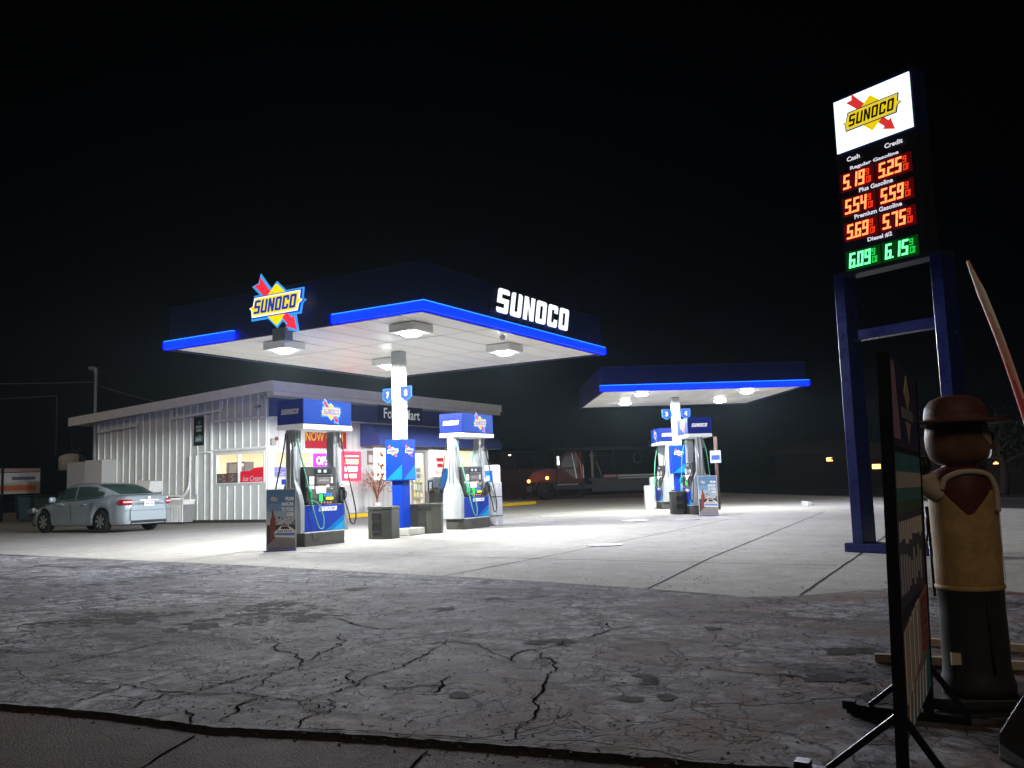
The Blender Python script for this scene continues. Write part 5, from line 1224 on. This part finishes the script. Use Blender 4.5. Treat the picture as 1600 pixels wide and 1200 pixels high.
# kerchief V on the back and cream strap that loops over the shoulder
mb = MB(); N1 = 14; 
for i in range(N1 + 1):
    a = -1.1 + 2.2 * i / N1; low = 1.0 - .13 * max(0, 1 - abs(a + .25) / .75) - .03
    for z, r in ((1.035, .137), (.98, .151), ((.98 + low) / 2, .152), (low, .1515)): mb.v.append(tuple(on_body(a, z, r)))
for i in range(N1):
    for k in range(3): q = i * 4 + k; mb.face([q, q + 1, q + 5, q + 4], 0, True)
mb.build('kerchief', STM, st)
mb = MB()
pts = [on_body(a, z, r) for a, z, r in ((-1.0, .97, .155), (-.85, 1.02, .152), (-.4, 1.05, .142), (.1, 1.05, .142), (.45, 1.03, .15), (.62, .98, .157), (.68, .93, .157), (.7, .86, .155))]
mb.tube(smooth_path(pts), .014, 8); mb.build('strap', STC, st)
mb = MB(); mb.tube(smooth_path([(-.12, -.03, .95), (-.17, -.04, .99), (-.19, -.045, 1.05)]), [.05] * 12 + [.035], 12); ar = mb.build('arm', STC, st)
mb = MB(); mb.lathe([(.01, -.05), (.045, -.035), (.055, 0), (.045, .035), (.01, .05)], (-.215, -.05, 1.085), 14, sx=1.1, sy=.9)
for k in range(4): mb.tube(smooth_path([(-.245 + k * .018, -.085, 1.07), (-.255 + k * .018, -.1, 1.09), (-.25 + k * .018, -.085, 1.12 + .005 * (k % 2))], 3), .011, 6)
mb.build('hand', STR, ar)
mb = MB()
for i in range(8):
    a = .40 + 1.2 * i / 7; lowz = (1.225, 1.2, 1.18, 1.175, 1.18, 1.13, 1.115, 1.115)[i]
    for k in range(5):
        z = 1.268 + (lowz - 1.268) * k / 4; rb = .142 - (1.18 - z) * .12 if z < 1.17 else (.142 if z < 1.23 else .142 - (z - 1.23) * .22)
        mb.v.append(tuple(on_body(a, z, rb + .002)))
for i in range(7):
    for k in range(4): q = i * 5 + k; mb.face([q, q + 1, q + 6, q + 5], 0, True)
fc = mb.build('face', STC, st)
mb = MB(); mb.lathe([(.002, -.022), (.009, -.015), (.01, 0), (.009, .015), (.002, .022)], on_body(1.12, 1.215, .146), 10); mb.build('eye', BLACK, fc)
mb = MB(); mb.lathe([(.002, -.02), (.02, -.01), (.022, .005), (.002, .02)], on_body(1.6, 1.17, .155), 12); mb.build('nose', STB, fc)
mb = MB()
for i in range(5):
    for z in (.52, .66, .8, .92): a = 1.15 + .06 * math.sin(z * 22) + .22 * i / 4; mb.v.append(tuple(on_body(a, z, .150)))
for i in range(4):
    for k in range(3): q = i * 4 + k; mb.face([q, q + 1, q + 5, q + 4], 0, True)
mb.build('vest_edge', mat('statue_red', (.25, .03, .02), .5), st)
mb = MB(); mb.prism([(-.012, 0), (.03, 0), (.03, .05), (-.012, .055)], frame((-.15, -.1, .16), (1, 0, 0), (0, 0, 1)), 0, .01); mb.build('tag', STC, st)
t = thing('dark_barrel', 'x', 'x') ; bpy.data.objects.remove(t)
mb = MB(); mb.box(-.2, .2, -.17, .17, 0, .02); mb.prism([(-.3, -.05), (-.16, -.12), (.25, -.16), (.3, .16), (-.15, .14)], frame((0, 0, 0), (1, 0, 0), (0, 1, 0)), .021, .07)
o = tag(mb.build('plinth', STR, None, bevel=.01), 'low dark plinth the statue stands on', 'plinth'); o.location = (-.36, 4.64, -.005); o.rotation_euler = (0, 0, R(30.7)); st.location.z = .06; st.scale = (1, 1, .945)
bpy.context.view_layer.update()
# leaning striped feather flag
t = thing('feather_flag', 'leaning red and white striped flag pole rising above the statue', 'flag', (.25, 5.9, 0))
base = Vector((.1, -.1, 0)); 
path = smooth_path([(-.1, -.1, .02), (-.25, -.18, .8), (-.33, -.25, 1.28), (-.40, -.29, 1.64), (-.475, -.33, 1.95), (-.55, -.37, 2.22)], 10)
mb = MB(); K = len(path); rad = [(.020 if i < K - 8 else .020 - .0018 * (i - K + 8)) for i in range(K)]
nn = 12; b = 0
for i, p in enumerate(path):
    tt = (path[min(i + 1, K - 1)] - path[max(i - 1, 0)]).normalized(); e = tt.cross(Vector((.5, .86, 0))).normalized(); g = tt.cross(e)
    for j in range(nn): a = 2 * PI * j / nn; mb.v.append(tuple(p + (e * math.cos(a) * 1.25 + g * math.sin(a) * .5) * rad[i]))
for i in range(K - 1):
    for j in range(nn): mb.face([i * nn + j, i * nn + (j + 1) % nn, (i + 1) * nn + (j + 1) % nn, (i + 1) * nn + j], ((j + i // 3) // 4) % 3, True)
mb.face(list(range((K - 1) * nn, K * nn)), 0)
mb.build('striped_sleeve', [mat('flag_pink', (.9, .5, .4), .5), mat('flag_white', (.9, .85, .72), .5), mat('flag_red', (.8, .16, .15), .5)], t)
mb = MB(); mb.box(-.3, .14, -.3, .12, 0, .05); mb.build('base', BLACK, t)
# timber rails on the ground behind the stand
WD = mat('pale_timber', (.36, .29, .22), .7, var=.25, vs=8)
GW = 'pale timber rails lying behind the statue'
for a, b_, lb in (((-.94, 5.5), (.9, 5.62), 'nearer of two pale timber rails on the ground behind the banner'), ((-.73, 6.1), (1.3, 5.98), 'farther of two pale timber rails on the ground behind the statue')):
    mb = MB(); d = (Vector(b_) - Vector(a)); mb.bar((0, 0, .025), (d.x, d.y, .025), .05, .045); o = tag(mb.build('timber_rail', WD, None, bevel=.005), lb, 'timber rail', GW); o.location = (a[0], a[1], 0)
mb = MB(); mb.tube([(.11 * math.cos(a), .11 * math.sin(a), .02 + .006 * math.sin(a * 3)) for a in [i * 2 * PI / 30 for i in range(62)]], .01, 6); o = tag(mb.build('cable_coil', mat('coil_brown', (.25, .1, .06), .5)), 'small coil of reddish cable on the ground at the right edge', 'cable'); o.location = (-.02, 7.15, 0)
# dark stand seen under the price sign
t = thing('folding_tripod', 'thin black folding tripod standing under the price sign beam', 'tripod', (-.95, 8.6, 0))
for q in ((.1, .1), (-.14, .05), (.02, -.12)):
    mb = MB(); mb.tube([(0, 0, .55), (q[0], q[1], 0)], .012, 6); mb.build('leg', BLACKM, t)
mb = MB(); mb.tube([(0, 0, .5), (0, 0, .75)], .02, 6); mb.build('head', BLACKM, t)
# dark crate corner at the bottom right
t = thing('equipment_case', 'dark case with a worn pale rim at the bottom right corner', 'case', (.12, 3.62, 0), R(38))
mb = MB(); mb.prism([(-.17, 0), (.4, 0), (.4, .42), (.1, .34), (-.06, .22), (-.16, .1)], FY(0, -.2, 0), -.6, 0); mb.build('body', mat('case_dark', (.03, .028, .025), .5, var=.3), t, bevel=.02)
mb = MB(); mb.tube([(-.172, -.2, 0), (-.163, -.2, .1), (-.063, -.2, .222), (.1, -.2, .345), (.4, -.2, .425)], .006, 6); mb.build('rim', mat('case_rim', (.4, .45, .42), .4), t)

# ------------------------------------------------------------------ boom truck
TK = thing('boom_truck', 'dark flatbed boom truck with glowing orange front markers behind the pumps', 'truck', at(930, 53.5), ya_ - math.atan(130 / 1401.5))
DKG = mat('truck_body', (.022, .022, .025), .45, spec=.03, var=.25, vs=3); MAR = mat('truck_maroon', (.04, .014, .011), .45, spec=.03, var=.2, vs=3)
AMB = mat('amber_marker', (1, .4, .1), .4, em=(1, .25, .04), es=14)
mb = MB(); mb.prism([(-3.9, 1.0), (-2.4, 1.0), (-2.4, 1.75), (-2.9, 1.85), (-3.8, 1.7), (-4.05, 1.4)], FY(0, -1.1, 0), -2.2, 0); mb.build('bonnet', MAR, TK, bevel=.06)
mb = MB(); mb.prism([(-2.4, .9), (-.9, .9), (-.9, 2.75), (-1.9, 2.78), (-2.2, 2.3), (-2.4, 1.8)], FY(0, -1.15, 0), -2.3, 0); cabt = mb.build('cab', MAR, TK, bevel=.06)
mb = MB(); mb.prism([(-2.15, 1.85), (-1.2, 1.85), (-1.2, 2.55), (-1.85, 2.55), (-2.05, 2.25)], FY(0, -1.152, 0), 0, .01); mb.build('side_window', BLACK, cabt)
mb = MB(); mb.tube([(-2.3, -1.25, 1.8), (-2.3, -1.4, 2.4)], .03, 6); mb.box(-2.36, -2.22, -1.5, -1.35, 2.0, 2.5); mb.build('mirror', STEEL, cabt)
mb = MB(); mb.rect(-1.95, -1.3, 1.25, 1.75, FY(0, -1.152, 0), 0, .008, 0); mb.prism([(-2.0, 1.75), (-1.4, 1.2), (-1.1, 1.25), (-1.3, 1.75)], FY(0, -1.152, 0), .008, .012, 1); mb.build('door_emblem', [MAR, mat('emblem_grey', (.07, .065, .065), .5, spec=.05)], cabt)
mb = MB(); mb.box(-4.1, 4.1, -.45, .45, .6, .85); mb.box(-.6, 4.1, -1.15, 1.15, 1.05, 1.2); mb.build('chassis', DKG, TK)
mb = MB(); mb.box(-.4, 3.1, -1.16, -.7, .42, 1.04); mb.build('tool_box', DKG, TK)
mb = MB(); mb.box(-4.2, -3.9, -1.1, 1.1, .5, .8); mb.build('bumper', DKG, TK)
mb = MB(); mb.box(1.1, 3.6, -1.2, -1.14, 1.24, 1.34); mb.box(1.1, 3.6, -1.2, -1.14, 1.12, 1.19); mb.box(-2.4, -1.2, -1.25, -1.1, .84, .9); mb.build('side_rail', mat('truck_rail', (.12, .12, .12), .5), TK)
mb = MB(); mb.box(.3, 1.05, -1.15, -.6, 1.21, 1.36); mb.build('red_case', mat('case_pinkred', (.12, .03, .028), .5), TK)
mb = MB(); mb.bar((-1.0, 0, 2.95), (3.9, 0, 2.85), .22, .2); mb.bar((-3.0, 0, 2.98), (-1.0, 0, 2.95), .1, .1); mb.build('boom', DKG, TK)
mb = MB(); mb.prism([(3.5, 1.2), (4.2, 1.2), (4.1, 2.2), (3.9, 2.75), (3.7, 2.75), (3.6, 2.2)], FY(0, -.5, 0), -1.0, 0); mb.box(3.0, 4.1, -.5, .5, 2.95, 3.3); mb.build('boom_turret', mat('turret_grey', (.05, .05, .053), .5, var=.3, vs=5), TK)
mb = MB(); mb.tube([(-.35, -.9, 1.2), (-.35, -.9, 2.75)], .07, 8); mb.tube([(-.5, -.9, 2.5), (-.2, -.9, 2.5)], .06, 8); mb.tube([(.2, -.9, 1.2), (-.1, -.9, 2.2)], .03, 6); mb.build('outrigger_mast', mat('mast_tan', (.12, .11, .09), .5), TK)
for k in range(7):
    mb = MB(); x = -1.35 + k * .07 - .4 + .9; s_ = (k % 3) * .07
    mb.tube(smooth_path([(x - .8, -1.0 - s_, 2.7), (x - .78 + .05 * k, -1.05 - s_, 2.0), (x - .62 + .03 * k, -1.05 - s_, 1.2)]), .025, 6); mb.build('hanging_hose', (mat('hose_white', (.5, .48, .42), .5), mat('hose_orange', (.4, .1, .04), .5))[k % 2], TK)
mb = MB(); mb.tube([(2.3 + .22 * math.cos(a), -.6, 2.3 + .3 * math.sin(a)) for a in [i * .5 for i in range(13)]], .05, 6); mb.build('cable_reel', DKG, TK)
for x in (-3.1, 3.35):
    for y in (-.95, .95):
        mb = MB(); mb.lathe([(.25, -.18), (.5, -.17), (.53, -.12), (.53, .12), (.5, .17), (.25, .18)], (x, y, .53), 28, axis='y'); wh = mb.build('wheel', mat('truck_tyre', (.008, .008, .009), .8, spec=.03), TK)
        mb = MB(); mb.lathe([(.26, -.15), (.1, -.06), (.09, -.19), (.01, -.2)] if y < 0 else [(.26, .15), (.1, .06), (.09, .19), (.01, .2)], (x, y, .53), 18, axis='y'); mb.build('rim', mat('truck_rim', (.03, .03, .03), .5, spec=.05), wh)
    mb = MB(); mb.tube([(x + .66 * math.cos(a), -1.08, .53 + .66 * math.sin(a)) for a in [i * PI / 12 for i in range(13)]], .05, 6); mb.build('mudguard', DKG, TK)
for x, z in ((-4.06, 1.12), (-2.98, 1.28)):
    mb = MB(); mb.lathe([(.01, -.07), (.07, -.05), (.09, 0), (.07, .05), (.01, .07)], (x, -1.18, z), 12, axis='y'); mb.build('marker_light', AMB, TK)
L = bpy.data.lights.new('marker_glow', 'POINT'); L.energy = 18; L.color = (1, .3, .06); L.shadow_soft_size = .1
lo = bpy.data.objects.new('marker_glow', L); COL.objects.link(lo); lo.parent = TK; lo.location = (-3.5, -1.6, 1.3)
# fence and shelter behind
fa = Vector(at(768, 58)); fb_ = Vector(at(905, 60)); ang = math.atan2(fb_.y - fa.y, fb_.x - fa.x); Lf = (fb_ - fa).length
t = thing('corrugated_fence', 'brown corrugated metal fence behind the truck front', 'fence', tuple(fa), ang)
mb = MB(); k = 0; 
while k < Lf: mb.box(k, k + .12, -.03, 0, .1, 1.95); mb.box(k + .12, k + .24, -.008, .02, .1, 1.95); k += .24
mb.build('sheeting', mat('fence_brown', (.035, .016, .012), .9, spec=.01, var=.3, vs=2), t)
mb = MB(); mb.box(-1, Lf + 1, .03, .08, .3, .4); mb.build('rail', DKG, t)
for q in range(4):
    mb = MB(); mb.box(q * Lf / 3 - .05, q * Lf / 3 + .05, .08, .18, 0, 2.0); mb.build('post', DKG, t)
t = thing('open_shed', 'dark long shed with pinkish lit openings beyond the brown fence', 'shed', tuple(Vector(at(768, 64))), ang)
mb = MB(); mb.box(-1, 14, 0, .2, 0, 1.9); mb.box(-1, 14, 2.5, 2.7, 0, 3.2); mb.build('wall', mat('shed_wall', (.015, .01, .01), .9, spec=.01, var=.2), t)
mb = MB(); mb.box(-1.4, 14.4, -.4, 3.0, 3.3, 3.5); mb.build('roof', mat('shed_roof', (.006, .006, .006), .9, spec=.01), t)
for q in range(7):
    mb = MB(); mb.box(q * 1.55 - .08, q * 1.55 + .08, 0, .16, 1.9, 3.3); mb.build('post', DKG, t)
L = bpy.data.lights.new('shed_lamp', 'POINT'); L.energy = 14; L.color = (1, .6, .55); L.shadow_soft_size = .2
lo = bpy.data.objects.new('shed_lamp', L); COL.objects.link(lo); lo.parent = t; lo.location = (1.6, 1.3, 2.9)
mb = MB(); mb.lathe([(.02, -.06), (.09, -.04), (.1, 0), (.02, .03)], (1.6, 1.3, 3.1), 12); mb.build('lamp', mat('shed_lamp_glow', (1, .8, .7), .5, em=(1, .6, .5), es=6), t)
# wheel stops and covers on the forecourt
for x, y, a, lb in ((-7.2, 31.5, 20, 'white concrete wheel stop right of the far canopy'), (-13.2, 24.6, 62, 'pale tank cover patch right of the white bollard cover')):
    mb = MB(); mb.prism([(-.08, 0), (.08, 0), (.06, .12), (-.06, .12)], frame((0, -.9, 0), (1, 0, 0), (0, 0, 1)), -1.8, 0) if y > 30 else mb.lathe([(.5, 0), (.5, .015), (.45, .018)], (0, 0, 0), 24)
    o = tag(mb.build('wheel_stop' if y > 30 else 'manhole_cover', mat('stop_white', (.33, .33, .31), .6, var=.15)), lb, 'wheel stop' if y > 30 else 'manhole cover'); o.location = (x, y, .0); o.rotation_euler = (0, 0, R(a))
for x, y, r_, lb in ((-9.2, 21.5, .35, 'round pale tank cover between the two canopies'), (-8.0, 22.0, .3, 'small round tank cover left of the far racing poster'), (-6.4, 13.6, .3, 'worn round cover in the middle of the forecourt')):
    mb = MB(); mb.lathe([(r_, 0), (r_, .012), (r_ * .9, .014)], (0, 0, 0), 24); o = tag(mb.build('manhole_cover', mat('cover_grey', (.2, .2, .19), .5, var=.2)), lb, 'manhole cover', 'round tank covers in the forecourt'); o.location = (x, y, 0)
# brown post with small sign by the far canopy
t = thing('sign_post', 'brown post with a small blue white plate and pink bin right of pump 4', 'sign post', tuple(at(1114, 30)))
mb = MB(); mb.tube([(0, 0, 0), (0, 0, 2.35)], .06, 8); mb.build('post', mat('post_brown', (.05, .03, .025), .7), t)
mb = MB(); mb.rect(-.17, .17, 1.5, 1.9, frame((0, -.07, 0), (math.cos(.4), math.sin(.4), 0), (0, 0, 1)), 0, .02, 0); mb.rect(-.13, .13, 1.6, 1.75, frame((0, -.07, 0), (math.cos(.4), math.sin(.4), 0), (0, 0, 1)), .02, .024, 1); mb.build('plate', [mat('small_plate', (.2, .22, .24), .5), mat('small_plate_blue', (.02, .04, .15), .5)], t)

# ------------------------------------------------------------------ far right: houses, lamps, tree
def house(name, label, px, dist, w_, h_, lit):
    p = at(px, dist); t = thing(name, label, 'house', p, ya_ - math.atan((px - 800) / 1401.5))
    mb = MB(); mb.box(-w_ / 2, w_ / 2, 0, 5, 0, h_); mb.build('wall', mat('house_wall', (.010, .008, .006), .9, spec=.01, var=.2), t)
    mb = MB(); mb.prism([(-w_ / 2 - .5, h_), (w_ / 2 + .5, h_), (w_ / 2 - 1.5, h_ + .9), (-w_ / 2 + 1.5, h_ + .9)], FY(0, -.5, 0), -6, 0); mb.build('roof', mat('house_roof', (.02, .014, .01), .9, spec=.01, var=.2), t)
    for x, z, s_ in lit:
        mb = MB(); mb.box(x - s_, x + s_, -.05, -.001, z - s_ * .6, z + s_ * .6); mb.build('window', mat('lit_window', (1, .6, .2), .5, em=(1, .5, .15), es=3), t)
        L = bpy.data.lights.new('porch_lamp', 'POINT'); L.energy = 5; L.color = (1, .6, .3); L.shadow_soft_size = .1
        lo = bpy.data.objects.new('porch_lamp', L); COL.objects.link(lo); lo.parent = t; lo.location = (x, -.6, z + .2)
house('house', 'low house with warm porch light left of the price sign post', 1290, 64, 7, 2.4, [(0, 1.95, .2)])
house('house', 'low house with orange window seen between the price sign posts', 1370, 60, 5, 1.9, [(-.3, 1.35, .24)])
house('house', 'low roofed house just left of the statue head', 1450, 55, 4.5, 2.0, [])
house('house', 'low roofed house right of the statue at the picture edge', 1640, 52, 6, 1.5, [(-2.6, 1.3, .12)])
def tree(label, px, dist, h_, seed):
    t = thing('tree', label, 'tree', at(px, dist), 0, 'trees along the far side of the road'); rr = random.Random(seed)
    mb = MB(); mb.tube(smooth_path([(0, 0, 0), (.1, 0, h_ * .3), (-.1, .1, h_ * .6)]), [.2 - .01 * i for i in range(13)], 8); ends = []
    for k in range(12):
        a = rr.random() * 6.28; s_ = rr.uniform(.5, 1.3) * h_ * .3; z0 = h_ * rr.uniform(.3, .6); e = Vector((s_ * math.cos(a), s_ * math.sin(a), z0 + h_ * rr.uniform(.1, .4))); ends.append(e)
        mb.tube(smooth_path([(0, 0, z0), tuple(e * .5 + Vector((0, 0, z0 * .5))), tuple(e)], 4), [.07 - .006 * i for i in range(9)], 6)
    mb.build('trunk', TRUNKB, t)
    mb = MB()
    for k in range(1500):
        c_ = rr.choice(ends) + Vector((rr.gauss(0, .35), rr.gauss(0, .35), rr.gauss(0, .3))); d1 = Vector((rr.uniform(-1, 1), rr.uniform(-1, 1), rr.uniform(-1, 1))).normalized() * .11; d2 = d1.cross(Vector((rr.random(), rr.random(), 1))).normalized() * .05
        b = len(mb.v); mb.v += [tuple(c_ - d1), tuple(c_ + d2), tuple(c_ + d1), tuple(c_ - d2)]; mb.face([b, b + 1, b + 2, b + 3])
    mb.build('crown', LEAF, t)
tree('dark leafy tree rising behind the statue hat at the right', 1555, 40, 3.4, 1)
tree('dark tree standing behind the low roof right of the statue', 1605, 46, 3.8, 2)

# ------------------------------------------------------------------ haze added to imitate lens glow
mb = MB(); mb.box(-70, 40, -20, 110, -1.2, 9.5)
hz = mb.build('haze', bpy.data.materials.new('glow_haze')); hz['kind'] = 'stuff'; hz['label'] = 'thin haze added to imitate lens glow round the lamps and the price sign'
hm_ = hz.data.materials[0]; hm_.use_nodes = True; n = hm_.node_tree.nodes; n.remove(n['Principled BSDF'])
pv = n.new('ShaderNodeVolumePrincipled'); pv.inputs['Color'].default_value = (.7, .9, 1, 1); pv.inputs['Density'].default_value = .00022; pv.inputs['Anisotropy'].default_value = .6
hm_.node_tree.links.new(pv.outputs[0], n['Material Output'].inputs['Volume'])
sc.cycles.volume_bounces = 0
